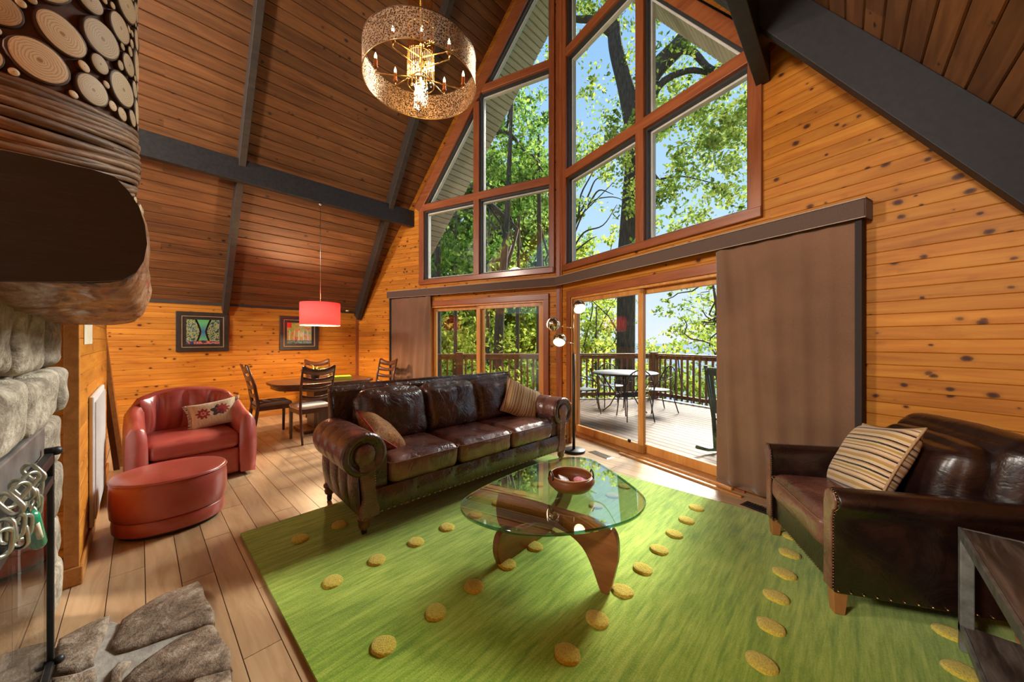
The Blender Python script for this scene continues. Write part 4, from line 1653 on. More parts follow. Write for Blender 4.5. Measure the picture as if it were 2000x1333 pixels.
# cushions
for i in range(3):
    cx_ = (-1 + i) * .608
    cushion(so, 'seat_cushion', MAT['leather_seat'], (cx_, -.085, .385), (0, 0, 0), (.604, .70, .19), .055, (.0, .012, .030), .011, 10 + i, n=(22, 22, 8), ws=6.5, sag=.012, welt=.36)
for i in range(3):
    cx_ = (-1 + i) * .605
    cushion(so, 'back_cushion', MAT['leather'], (cx_ * .99, .215, .66), (math.radians(-13), 0, math.radians([2, -1, 1][i])), (.63, .21, .47), .08, (.02, .07, .03), .016, 20 + i, n=(20, 10, 18), ws=6.5)


# ---- pillows
def stripe_mat(name, cols, freq, axis='X', wob=.02):
    k = NT(name)
    v = k.coords((1, 1, 1))
    sp = k.n('SeparateXYZ')
    k.l(v, sp.inputs[0])
    x = sp.outputs[axis]
    f = k.noise(v, 60, 2)
    xx = k.math('ADD', k.math('MULTIPLY', x, freq), k.math('MULTIPLY', f, wob))
    fr = k.math('FRACT', k.math('ADD', xx, 20.0))
    n_ = len(cols)
    col = k.ramp(fr, [(p, c) for p, c in cols], 'CONSTANT')
    k.set(col=col, rough=.9, spec=.15, sheen=.2)
    k.bump(k.noise(k.coords((40, 40, 220)), 4, 2), .35, .004)
    return k.m


cream, tan, brn, blk, gold = (.62, .47, .30), (.47, .28, .14), (.20, .085, .045), (.035, .028, .026), (.42, .27, .075)
MAT['stripe'] = stripe_mat('cream_brown_stripe', [(0, cream), (.10, blk), (.135, cream), (.22, tan), (.30, brn), (.35, cream), (.44, gold), (.52, tan), (.57, blk), (.60, cream), (.70, brn), (.74, tan), (.84, cream), (.93, gold)], 6.2)


def pillow(name, label, loc, rot, w, h, t_, mat, cat='pillow', ear=.07, seed=1, piping=None):
    root = thing(name, label, cat, loc)
    root.rotation_euler = rot
    vs, fs = pillow_shape(w, h, t_, 18, ear, .006, seed)
    mb = MB()
    mb.add(vs, fs, None, True)
    mb.build('cover', mat, root, subsurf=1)
    pp = []
    n_ = 18
    def epos(a, b):
        k1 = 1 - ear * ((1 - a * a) * abs(b) ** 3)
        k2 = 1 - ear * ((1 - b * b) * abs(a) ** 3)
        return (a * w / 2 * k2, 0, b * h / 2 * k1)
    for i in range(n_):
        pp.append(epos(-1 + 2 * i / n_, -1))
    for i in range(n_):
        pp.append(epos(1, -1 + 2 * i / n_))
    for i in range(n_):
        pp.append(epos(1 - 2 * i / n_, 1))
    for i in range(n_):
        pp.append(epos(-1, 1 - 2 * i / n_))
    if piping is not None:
        MB().tube(pp, .006, 6, closed=True).build('piping', piping, root)
    return root


def sofa_pt(x, y, z):
    a = math.radians(87.1)
    return (-2.745 + x * math.cos(a) - y * math.sin(a), 2.16 + x * math.sin(a) + y * math.cos(a), z)


def paisley_mat():
    k = NT('paisley_weave')
    v = k.coords((1, 1, 1))
    vo = k.n('TexVoronoi', feature='F1')
    vo.inputs['Scale'].default_value = 38
    wv = k.noise(v, 22, 4, .6, 1.5)
    k.l(v, vo.inputs['Vector'])
    c1 = k.ramp(vo.outputs['Distance'], [(.15, (.06, .06, .045)), (.28, (.42, .17, .04)), (.5, (.50, .26, .08)), (.7, (.26, .03, .03))])
    c2 = k.ramp(wv, [(.40, (.45, .18, .04)), (.52, (.07, .09, .06)), (.62, (.40, .24, .10))])
    col = k.mix(.5, c1, c2)
    k.set(col=col, rough=.9)
    k.bump(wv, .4, .004)
    return k.m


MAT['paisley'] = paisley_mat()
MAT['redpipe'] = plain('crimson_piping', (.42, .02, .045), (.30, .012, .03), scale=60, rough=.7)
MAT['stripe_pipe'] = plain('tan_piping', (.42, .27, .14), scale=60, rough=.8)
pillow('throw_pillow', 'cream and brown striped pillow leaning at the right end of the sofa', sofa_pt(.83, -.03, .665), (math.radians(-26), math.radians(26), math.radians(66)), .48, .42, .15, MAT['stripe'], ear=.10, seed=4, piping=MAT['stripe_pipe'])
pillow('throw_pillow', 'small paisley pillow with crimson edge on the sofa beside the near arm', sofa_pt(-.80, -.03, .60), (math.radians(50), math.radians(14), math.radians(-6)), .48, .36, .17, MAT['paisley'], ear=.08, seed=6, piping=MAT['redpipe'])

# ---- leather club chair at the right
ac_a = math.atan2(.623, -.307)          # along the front, from near leg to far leg
ax, ay = -.307 / .695, .623 / .695
fx, fy = -ay, ax                         # rotate to get the facing direction
fx, fy = -.897, -.442
mid = Vector((-.21, 2.675, 0))
cen = mid + Vector((.897, .442, 0)) * .37
ch = thing('club_chair', 'dark brown leather club chair with nailhead trim beside the curtain', 'armchair', (cen.x, cen.y, .0), math.atan2(-.442, -.897) + PI / 2)
# local: front at -y, +x towards the curtain ... (rotation keeps the chair facing the table)
HWc = .375
cb_ = MB()
cb_.box(-HWc, HWc, -.36, .36, .135, .30)
cb_.build('base', MAT['leather_club'], ch, bevel=.015)
nail_row(line_pts((-HWc, -.362, .142), (HWc, -.362, .142), .02), .005).build('nailhead_trim', MAT['nail'], ch)['kind'] = 'stuff'
for sx in (-1, 1):
    for q in line_pts((sx * (HWc + .032), -.36, .142), (sx * (HWc + .032), .34, .142), .05):
        o = link('nailhead', nme, None, ch)
        o.location = q
        o.scale = (.6, .6, .6)
for sx in (-1, 1):
    arm = MB()
    # cross-section swept from front to back: slim post that rolls outwards at the top
    sec = [(-.055, .13), (-.05, .40), (-.055, .55), (-.04, .605), (.0, .632), (.05, .625), (.078, .59), (.07, .55), (.045, .53), (.03, .48), (.03, .13)]
    ny = 12
    vs, fs = [], []
    for j in range(ny + 1):
        yy = -.375 + .75 * j / ny
        lift = .02 * (j / ny)
        for (dx, z) in sec:
            vs.append((sx * (HWc + dx), yy, z + (lift if z > .4 else 0)))
    ns = len(sec)
    for j in range(ny):
        for i in range(ns):
            k_ = (i + 1) % ns
            q = (j * ns + i, j * ns + k_, (j + 1) * ns + k_, (j + 1) * ns + i)
            fs.append(q if sx < 0 else q[::-1])
    fs.append(tuple(range(ns)))
    fs.append(tuple(ny * ns + i for i in range(ns))[::-1])
    arm.add(vs, fs, None, True)
    ao = arm.build('arm', MAT['leather_club'], ch, bevel=.006, angle=50)
    # front facing panel, outlined with nails
    fp = MB()
    sec2 = [(x * .8 - .002, .14 + (z - .13) * .97) for x, z in sec]
    fp.prism([(sx * (HWc + x), z) for x, z in sec2], 0, .012, Matrix(((1, 0, 0, 0), (0, 0, 1, -.387), (0, 1, 0, 0), (0, 0, 0, 1))))
    fp.build('front_panel', MAT['leather_seat'], ao, bevel=.005)
    pts_ = []
    sec3 = [(sx * (HWc + x * .92), -.378, .135 + (z - .13) * .985) for x, z in sec]
    for i in range(len(sec3) - 1):
        pts_ += line_pts(sec3[i], sec3[i + 1], .014)[:-1]
    nail_row(pts_, .0048).build('nailhead_trim', MAT['nail'], ao)['kind'] = 'stuff'
    for yy in (-.345, .33):
        w0, w1 = .022, .03
        x0 = sx * (HWc - .01)
        MB().hexa([(x0 - w0, yy - w0, .017), (x0 + w0, yy - w0, .017), (x0 + w0, yy + w0, .017), (x0 - w0, yy + w0, .017)],
                  [(x0 - w1, yy - w1, .14), (x0 + w1, yy - w1, .14), (x0 + w1, yy + w1, .14), (x0 - w1, yy + w1, .14)]).build('leg', MAT['leg_oak'], ch, bevel=.003)
bkc = MB()
def back_pt(u, v):
    # high rounded back wrapping slightly forwards at the sides
    a = -1 + 2 * u
    z = .30 + (.60 + .04 * (1 - a * a)) * v
    yy = .36 + .10 * v - .05 * a * a
    return (a * (HWc + .02), yy, z)
vs, fs = soft_box(.78, .19, .66, r=.09, n=(20, 8, 16), puff=(0, .03, .03), wr=.006, ws=4, seed=31)
bkc.add(vs, fs, Matrix.Translation((0, .345, .57)) @ Matrix.Rotation(math.radians(-9), 4, 'X'), True)
bkc.build('backrest', MAT['leather_club'], ch, subsurf=1)
cushion(ch, 'seat_cushion', MAT['leather_seat'], (0, -.06, .37), (0, 0, 0), (.635, .66, .17), .05, (0, .012, .03), .008, 33, n=(20, 20, 8), ws=6, welt=.36)
cushion(ch, 'back_cushion', MAT['leather_club'], (.0, .215, .63), (math.radians(-12), 0, 0), (.60, .17, .42), .075, (0, .06, .03), .010, 35, n=(18, 10, 16), ws=6)


def club_pt(x, y, z):
    a = ch.rotation_euler[2]
    return (cen.x + x * math.cos(a) - y * math.sin(a), cen.y + x * math.sin(a) + y * math.cos(a), z)


MAT['stripe2'] = stripe_mat('cream_black_stripe', [(0, cream), (.10, blk), (.155, tan), (.20, cream), (.30, brn), (.335, cream), (.40, gold), (.47, cream), (.53, blk), (.59, cream), (.68, tan), (.73, blk), (.78, cream), (.88, gold), (.95, tan)], 6.5, 'Z')
pillow('throw_pillow', 'large cream and brown striped pillow on the leather club chair', club_pt(-.045, .0, .665), (math.radians(-28), math.radians(-10), ch.rotation_euler[2] + math.radians(-6)), .60, .46, .17, MAT['stripe2'], ear=.10, seed=9, piping=MAT['stripe_pipe'])

# ---- console in the near right corner
MAT['ebony'] = wood('weathered_black_wood', (.20, .16, .135), (.060, .044, .035), (.014, .010, .008), rough=.42, grain=(14, 1.6, 14), jit=(.9, 1.1), spec=.5, bump=.3)
MAT['zinc'] = plain('pewter_painted_edge', (.20, .20, .185), (.09, .09, .08), scale=14, rough=.45, metal=.2, bump=.2)
cn = thing('console_table', 'low black weathered wood console in the near right corner', 'table', (.36, 2.46, .0168))
def C(nm, *b, mat='ebony', bev=.004):
    return MB().box(*b).build(nm, MAT[mat], cn, bevel=bev)
for i in range(3):
    C('top_board', .012 + i * .152, .012 + (i + 1) * .152 - .002, -1.5, -.012, .487, .52)
C('edge_strip', 0, .012, -1.5, 0, .478, .521, mat='zinc', bev=.002)
C('edge_strip', .012, .47, -.012, 0, .478, .521, mat='zinc', bev=.002)
for x in (.0, .43):
    for yy in (-.04, -1.5):
        C('leg', x, x + .04, yy, yy + .04, .0, .478, mat='zinc')
for i in range(3):
    C('shelf_board', .012 + i * .152, .012 + (i + 1) * .152 - .002, -1.48, -.02, .085, .11)
C('back_panel', .455, .468, -1.46, -.04, .11, .478)
C('shelf_edge', .0, .012, -1.5, -.0, .075, .112, mat='zinc', bev=.002)

# ---------------------------------------------------------------- red swivel chair and ottoman
MAT['red'] = leather('brick_red_leather', (.27, .038, .029), (.39, .066, .050), (.50, .125, .098), rough=.27, ws=2.6, coat=.4, bump=.16, wear=(.5, .85))
MAT['blackfelt'] = plain('black_plinth', (.012, .011, .011), scale=20, rough=.8)
rc = thing('swivel_chair', 'brick red leather barrel swivel chair near the pine wall', 'armchair', (-4.80, .345, 0), math.radians(90 + 3))
# local: front at -y, x from left arm (-) to right arm (+)
W2, D2 = .445, .43
MB().lathe([(.0, 0.0), (.30, 0.0), (.30, .035), (0, .035)], 32).build('swivel_base', MAT['blackfelt'], rc)
MB().box(-.325, .325, -.40, .36, .035, .285).build('front_skirt', MAT['red'], rc, bevel=.03, seg=3)
# outer shell: a band that wraps arm - back - arm, rising in a step from arm to back
path = []
nA = 60
def shell_xy(t_, off=0.0):
    """t 0..1 along arm front (left) -> back -> arm front (right)"""
    Rr = .30
    L1 = .83 - Rr - .04
    L2 = PI / 2 * Rr
    L3 = 2 * (W2 - Rr)
    tot = 2 * L1 + 2 * L2 + L3
    s_ = t_ * tot
    w = W2 + off
    r2 = Rr + off
    if s_ < L1:
        return (-w, -D2 + s_, -1, 0)
    s_ -= L1
    if s_ < L2:
        a = s_ / Rr
        return (-W2 + Rr - r2 * math.cos(a), -D2 + L1 + r2 * math.sin(a), -math.cos(a), math.sin(a))
    s_ -= L2
    if s_ < L3:
        return (-W2 + Rr + s_, -D2 + L1 + r2, 0, 1)
    s_ -= L3
    if s_ < L2:
        a = s_ / Rr
        return (W2 - Rr + r2 * math.sin(a), -D2 + L1 + r2 * math.cos(a), math.sin(a), math.cos(a))
    s_ -= L2
    return (w, -D2 + L1 - s_, 1, 0)
def shell_top(t_):
    e_ = min(t_, 1 - t_)
    if e_ < .10:
        return .60 + .035 * (e_ / .10) ** .5
    if e_ < .27:
        q = (e_ - .10) / .17
        return .635 + .10 * q
    if e_ < .33:
        q = (e_ - .27) / .06
        return .735 + .075 * (q * q * (3 - 2 * q))
    return .81 + .055 * math.sin((e_ - .33) / .17 * PI / 2)
sh = MB()
ncs = 14
TH = .115
vs, fs = [], []
for i in range(nA + 1):
    t_ = i / nA
    x, y, nx_, ny_ = shell_xy(t_)
    top = shell_top(t_)
    for k_ in range(ncs):
        # section: outer face up, rounded top, inner face down
        q = k_ / (ncs - 1)
        if q < .35:
            o_, z = 0.0, .03 + (top - .09 - .03) * (q / .35)
        elif q < .7:
            a = (q - .35) / .35 * PI
            o_, z = -TH / 2 + TH / 2 * math.cos(a), top - .09 + .09 * math.sin(a)
        else:
            o_, z = -TH, (top - .09) + (.04 - (top - .09)) * ((q - .7) / .3)
        bul = .012 * math.sin(PI * min(1, max(0, (z - .03) / (top - .03))))
        vs.append((x + nx_ * (o_ + (bul if q < .5 else -bul)), y + ny_ * (o_ + (bul if q < .5 else -bul)), z))
for i in range(nA):
    for k_ in range(ncs - 1):
        fs.append((i * ncs + k_, i * ncs + k_ + 1, (i + 1) * ncs + k_ + 1, (i + 1) * ncs + k_))
fs.append(tuple(range(ncs))[::-1])
fs.append(tuple(nA * ncs + k_ for k_ in range(ncs)))
sh.add(vs, fs, None, True)
sh.build('shell', MAT['red'], rc)
# inner back in four padded channels
for i in range(4):
    t0, t1 = .27 + .115 * i, .27 + .115 * (i + 1)
    pd = MB()
    def pad_pt(u, v, t0=t0, t1=t1, i=i):
        t_ = t0 + (t1 - t0) * u
        x, y, nx_, ny_ = shell_xy(t_)
        top = min(shell_top(max(.33, min(.67, t_))), .865) - .03
        z = .40 + (top - .40) * v
        d_ = TH - .02 + .060 * max(0, math.sin(PI * u)) ** .55 * max(0.0, math.sin(PI * (v * .9 + .06))) ** .5
        d_ += .010 * noise.noise(Vector((u * 7 + i * 3, v * 2, 1))) * math.sin(PI * u)
        return (x - nx_ * d_, y - ny_ * d_, z)
    pd.grid(pad_pt, 16, 18)
    pd.build('back_channel', MAT['red'], rc)
cushion(rc, 'seat_cushion', MAT['red'], (0, -.075, .365), (0, 0, 0), (.655, .68, .15), .045, (0, .006, .022), .004, 41, n=(18, 18, 6), ws=5)


def flower_mat():
    k = NT('cream_kilim_with_flowers')
    v = k.coords((1, 1, 1))
    sp = k.n('SeparateXYZ')
    k.l(v, sp.inputs[0])
    x, z = sp.outputs['X'], sp.outputs['Z']
    base_c = k.ramp(k.noise(k.coords((60, 20, 8)), 2, 3), [(.3, (.50, .36, .20)), (.7, (.66, .55, .40))])
    wob = k.noise(v, 45, 2)
    col = base_c
    def blob(cx_, cz_, r_, c, petals, inner):
        dx = k.math('SUBTRACT', x, cx_)
        dz = k.math('SUBTRACT', z, cz_)
        d_ = k.math('SQRT', k.math('ADD', k.math('MULTIPLY', dx, dx), k.math('MULTIPLY', dz, dz)))
        an = k.math('ARCTAN2', dz, dx)
        pe = k.math('MULTIPLY', k.math('SINE', k.math('MULTIPLY', an, petals)), .22)
        lim = k.math('MULTIPLY', k.math('ADD', 1.0, k.math('ADD', pe, k.math('MULTIPLY', k.math('SUBTRACT', wob, .5), .5))), r_)
        return k.math('MULTIPLY', k.math('LESS_THAN', d_, lim), k.math('GREATER_THAN', d_, inner))
    col = k.mix(blob(.035, .01, .052, None, 5.0, 0.0), col, (.045, .035, .035))
    col = k.mix(blob(.075, .02, .048, None, 9.0, 0.0), col, (.33, .035, .022))
    col = k.mix(blob(.060, .0, .020, None, 6.0, 0.0), col, (.20, .015, .05))
    col = k.mix(blob(-.085, .0, .050, None, 9.0, 0.0), col, (.30, .025, .030))
    col = k.mix(blob(-.085, .0, .022, None, 6.0, .010), col, (.55, .28, .16))
    k.set(col=col, rough=.92, sheen=.2)
    k.bump(wob, .3, .004)
    return k.m


MAT['kilim'] = flower_mat()
MAT['fringe'] = plain('ivory_fringe', (.66, .60, .48), (.5, .44, .34), scale=80, rough=.95, bump=.8, bdist=.01)


def red_pt(x, y, z):
    a = rc.rotation_euler[2]
    return (rc.location.x + x * math.cos(a) - y * math.sin(a), rc.location.y + x * math.sin(a) + y * math.cos(a), z)


fp_ = pillow('throw_pillow', 'cream pillow with two red embroidered flowers and white fringe on the red chair', red_pt(.195, .02, .585), (math.radians(-30), math.radians(-9), rc.rotation_euler[2] - math.radians(8)), .42, .30, .12, MAT['kilim'], ear=.14, seed=12)
fr_ = MB()
g = random.Random(3)
for side in (-1, 1):
    for i in range(34):
        zz = -.143 + .286 * i / 33
        x0 = side * .208 * (1 - .14 * (1 - (zz / .15) ** 2))
        fr_.tube([(x0, 0, zz), (x0 + side * .018, g.uniform(-.006, .006), zz + g.uniform(-.008, .008)), (x0 + side * .03, g.uniform(-.01, .01), zz + g.uniform(-.012, .012))], [.0055, .005, .003], 5)
o = fr_.build('fringe', MAT['fringe'], fp_)
o['kind'] = 'stuff'

ot = thing('ottoman', 'oval brick red leather ottoman in front of the red swivel chair', 'ottoman', (-3.655, .165, 0), math.radians(93))
EA, EB = .318, .285
def oval(mb, prof, n_=64):
    vs, fs = [], []
    for (k_, z) in prof:
        for i in range(n_):
            a = 2 * PI * i / n_
            vs.append(((EA * math.copysign(abs(math.cos(a)) ** .92, math.cos(a))) * k_, (EB * math.copysign(abs(math.sin(a)) ** .92, math.sin(a))) * k_, z))
    for j in range(len(prof) - 1):
        for i in range(n_):
            l_ = (i + 1) % n_
            fs.append((j * n_ + i, j * n_ + l_, (j + 1) * n_ + l_, (j + 1) * n_ + i))
    mb.add(vs, fs, None, True)
    return mb
oval(MB(), [(.86, .004), (.86, .03)]).build('plinth', MAT['blackfelt'], ot)
oval(MB(), [(.0, .028), (.93, .028), (.955, .04), (.965, .08), (.955, .118), (.93, .126), (.0, .127)]).build('base_band', MAT['red'], ot)
oval(MB(), [(.0, .127), (.95, .127), (.985, .14), (1.005, .22), (1.0, .32), (.985, .375), (.975, .378)]).build('side_band', MAT['red'], ot)
oval(MB(), [(.985, .372), (.995, .380), (.985, .388), (.95, .393), (.8, .402), (.5, .409), (.25, .411), (.0, .412)]).build('top_cushion', MAT['red'], ot)
MB().tube([((EA * math.copysign(abs(math.cos(a)) ** .92, math.cos(a))) * .995, (EB * math.copysign(abs(math.sin(a)) ** .92, math.sin(a))) * .995, .377) for a in np.linspace(0, 2 * PI, 65)[:-1]], .0045, 6, closed=True).build('welt', MAT['red'], ot)

# ---------------------------------------------------------------- dining corner
MAT['dine'] = wood('dark_walnut', (.105, .040, .020), (.070, .026, .013), (.040, .014, .007), rough=.32, grain=(6, 6, 1.5), jit=(1, 1), coat=.3)
MAT['seatfab'] = plain('taupe_seat_fabric', (.21, .14, .10), (.16, .105, .075), scale=60, rough=.85, bump=.2)
MAT['seatpale'] = plain('pale_grey_seat_fabric', (.78, .76, .75), (.68, .66, .65), scale=60, rough=.8, bump=.2)
dt_ = thing('dining_table', 'dark walnut dining table below the red pendant lamp', 'table', (-5.90, 1.95, 0), PI / 2)
tp = MB()
tpo = []
for i in range(64):
    a = 2 * PI * i / 64
    tpo.append((.70 * math.copysign(abs(math.cos(a)) ** .55, math.cos(a)), .50 * math.copysign(abs(math.sin(a)) ** .55, math.sin(a))))
tp.prism(tpo, .715, .75, smooth=True)
tp.build('table_top', MAT['dine'], dt_, bevel=.004)
tp = MB()
tp.prism([(x * .93, y * .90) for x, y in tpo], .655, .716)
tp.build('apron', MAT['dine'], dt_)
MB().box(-.17, .17, -.17, .17, .05, .66).build('pedestal', MAT['dine'], dt_, bevel=.01)
MB().box(-.33, .33, -.26, .26, .0, .05).build('foot', MAT['dine'], dt_, bevel=.01)


def dining_chair():
    t_ = thing('dining_chair', '', 'chair', group='ladder-back dining chairs')
    # local: front -y, back +y
    for sx in (-1, 1):
        MB().tube([(sx * .20, .285, .0), (sx * .20, .235, .22), (sx * .20, .20, .46), (sx * .205, .245, .74), (sx * .21, .335, 1.02)], [.018, .022, .024, .022, .016], 8, flat=.8).build('back_leg', MAT['dine'], t_)
        MB().hexa([(sx * .195 - .014, -.225, 0), (sx * .195 + .014, -.225, 0), (sx * .195 + .014, -.195, 0), (sx * .195 - .014, -.195, 0)],
                  [(sx * .19 - .02, -.235, .43), (sx * .19 + .02, -.235, .43), (sx * .19 + .02, -.195, .43), (sx * .19 - .02, -.195, .43)]).build('front_leg', MAT['dine'], t_)
        MB().box(sx * .20 - .012, sx * .20 + .012, -.21, .21, .385, .44).build('side_rail', MAT['dine'], t_)
    MB().box(-.20, .20, -.225, -.20, .385, .44).build('front_rail', MAT['dine'], t_)
    MB().box(-.20, .20, .19, .215, .385, .44).build('back_rail', MAT['dine'], t_)
    for j, (zc, hh) in enumerate(((.95, .075), (.82, .055), (.70, .050), (.585, .045))):
        sl = MB()
        def slat(u, v, zc=zc, hh=hh, j=j):
            x = -.20 + .40 * u
            dip = (.045 if j == 0 else .028) * (1 - (x / .2) ** 2)
            z = zc + hh * (v - .5) * (1 + .35 * (x / .2) ** 2) - dip + .03
            y = .20 + .135 * max(0, (z - .46) / .56) ** 1.5 + .025 * (1 - (x / .2) ** 2)
            return (x, y, z)
        vs = []
        nu, nv = 13, 3
        front_ = [slat(i / (nu - 1), jj / (nv - 1)) for jj in range(nv) for i in range(nu)]
        back_ = [(p[0], p[1] + .016, p[2]) for p in front_]
        fs = []
        N_ = nu * nv
        for jj in range(nv - 1):
            for i in range(nu - 1):
                q = (jj * nu + i, jj * nu + i + 1, (jj + 1) * nu + i + 1, (jj + 1) * nu + i)
                fs.append(q)
                fs.append(tuple(N_ + a for a in q[::-1]))
        for i in range(nu - 1):
            fs.append((i, N_ + i, N_ + i + 1, i + 1))
            b_ = (nv - 1) * nu
            fs.append((b_ + i + 1, N_ + b_ + i + 1, N_ + b_ + i, b_ + i))
        sl.add(front_ + back_, fs, None, True)
        sl.build('back_slat', MAT['dine'], t_)
    vs, fs = soft_box(.44, .44, .055, r=.024, n=(12, 12, 4), puff=(0, 0, .012))
    mb = MB()
    mb.add(vs, fs, Matrix.Translation((0, -.015, .462)), True)
    mb.build('seat', MAT['seatfab'], t_)
    return t_


dc = dining_chair()
spots = [((-6.02, 1.30), math.radians(180), 'dark ladder-back dining chair in profile, beyond the red chair', 'seatfab'),
         ((-5.36, 1.62), math.radians(-88), 'dark ladder-back dining chair with pale seat, its back to the room', 'seatpale'),
         ((-6.62, 2.20), math.radians(90), 'dark ladder-back dining chair on the far side of the dining table', 'seatfab'),
         ((-6.05, 2.88), math.radians(20), 'dark ladder-back dining chair in the far corner by the left curtain', 'seatfab')]
for i, ((x, y), rz, lb, sf_) in enumerate(spots):
    c_ = dc if i == 0 else copy_tree(dc)
    c_.location = (x, y, 0)
    c_.rotation_euler = (0, 0, rz)
    c_.scale = (.94, .94, 1.0)
    c_['label'] = lb
    if sf_ != 'seatfab':
        for q in c_.children:
            if q.name.startswith('seat'):
                q.data = q.data.copy()
                q.data.materials.clear()
                q.data.materials.append(MAT[sf_])

# lime box and little plant on the table
MAT['lime'] = plain('lime_green_card', (.48, .60, .045), (.40, .52, .03), scale=12, rough=.45)
bx_ = thing('book', 'lime green book lying on the dining table', 'book', (-5.78, 2.16, .751), math.radians(75))
MB().box(-.16, .16, -.11, .11, 0, .006).build('cover', MAT['lime'], bx_)
MB().box(-.16, .16, -.11, .11, .042, .048).build('cover', MAT['lime'], bx_)
MB().box(-.16, .16, -.112, -.108, 0, .048).build('spine', MAT['lime'], bx_)
MB().box(-.155, .155, -.107, .105, .006, .042).build('pages', MAT['paper'], bx_)
MAT['pot'] = plain('dark_glazed_pot', (.035, .022, .018), scale=20, rough=.3)
MAT['plant'] = plain('succulent_leaf', (.20, .30, .06), (.10, .18, .03), scale=20, rough=.5)
ptp = thing('potted_plant', 'small spiky green plant in a dark pot on the dining table', 'plant', (-5.95, 1.86, .751))
MB().lathe([(0, 0), (.045, 0), (.06, .05), (.066, .10), (.06, .102), (.055, .09), (0, .088)], 20).build('pot', MAT['pot'], ptp)
g = random.Random(8)
for i in range(30):
    a = g.uniform(0, 2 * PI)
    l_ = g.uniform(.15, .27)
    up = g.uniform(.6, 1.3)
    p0 = Vector((0, 0, .09))
    pts_ = [p0, p0 + Vector((math.cos(a) * l_ * .45, math.sin(a) * l_ * .45, l_ * .45 * up)), p0 + Vector((math.cos(a) * l_, math.sin(a) * l_, l_ * .55 * up - .02))]
    MB().tube(pts_, [.006, .007, .0015], 5, flat=.4).build('leaf', MAT['plant'], ptp)


# pendant
def shade_mat():
    k = NT('red_drum_shade')
    k.t.nodes.remove(k.b)
    v = k.coords((1, 1, 1))
    f = k.noise(v, 90, 2)
    c = k.ramp(f, [(.3, (.88, .20, .22)), (.7, (.92, .24, .26))])
    df = k.n('BsdfDiffuse')
    tl = k.n('BsdfTranslucent')
    k.l(c, df.inputs[0])
    k.l(c, tl.inputs[0])
    mx = k.n('MixShader')
    mx.inputs[0].default_value = .6
    k.l(df.outputs[0], mx.inputs[1])
    k.l(tl.outputs[0], mx.inputs[2])
    k.l(mx.outputs[0], k.out.inputs['Surface'])
    return k.m


MAT['redshade'] = shade_mat()
MAT['whiteliner'] = plain('white_shade_edge', (.75, .70, .62), scale=20, rough=.7)
MAT['steel'] = plain('brushed_steel', (.50, .49, .47), (.38, .37, .36), scale=40, rough=.3, metal=1.0)
MAT['bulb'] = glow('warm_bulb', (1.0, .72, .36), 9.0)
MAT['bulb_inner'] = glow('warm_inner_bulb', (1.0, .70, .32), 4.0)
MAT['bulb_soft'] = glow('warm_globe', (1.0, .80, .48), 4.5)
pl = thing('pendant_lamp', 'red drum pendant lamp over the dining table', 'lamp', (-6.035, 1.963, 1.597))
PR, PH = .285, .355
MB().lathe([(PR, 0), (PR, PH), (PR - .004, PH), (PR - .004, 0)], 64, closed=True).build('shade', MAT['redshade'], pl)
MB().lathe([(PR + .0015, -.003), (PR + .0015, .008), (PR - .006, .008), (PR - .006, -.003)], 64, closed=True).build('shade_rim', MAT['whiteliner'], pl)
MB().tube([(0, 0, .30), (0, 0, 1.93)], .004, 6).build('cord', MAT['steel'], pl)
MB().lathe([(.02, .22), (.024, .30), (.008, .33)], 14).build('socket', MAT['steel'], pl)
MB().ball((0, 0, .17), .045, 16, 10).build('bulb', MAT['bulb'], pl)
sp_ = MB()
for a in (0, 2 * PI / 3, 4 * PI / 3):
    sp_.tube([(0, 0, .30), (math.cos(a) * (PR - .005), math.sin(a) * (PR - .005), .30)], .003, 5)
sp_.build('spider', MAT['steel'], pl)
MB().lathe([(.0, 1.93), (.03, 1.925), (.022, 1.905), (.006, 1.895), (0, 1.895)], 16).build('hook_plate', MAT['steel'], pl)


def lamp_light(name, loc, energy, rad, color, parent=None):
    ld = bpy.data.lights.new(name, 'POINT')
    ld.energy = energy
    ld.shadow_soft_size = rad
    ld.color = color
    lo = bpy.data.objects.new(name, ld)
    lo.location = loc
    COL.objects.link(lo)
    if parent:
        lo.parent = parent
    return lo


lamp_light('pendant_light', (0, 0, .09), 120, .07, (1.0, .70, .38), pl)

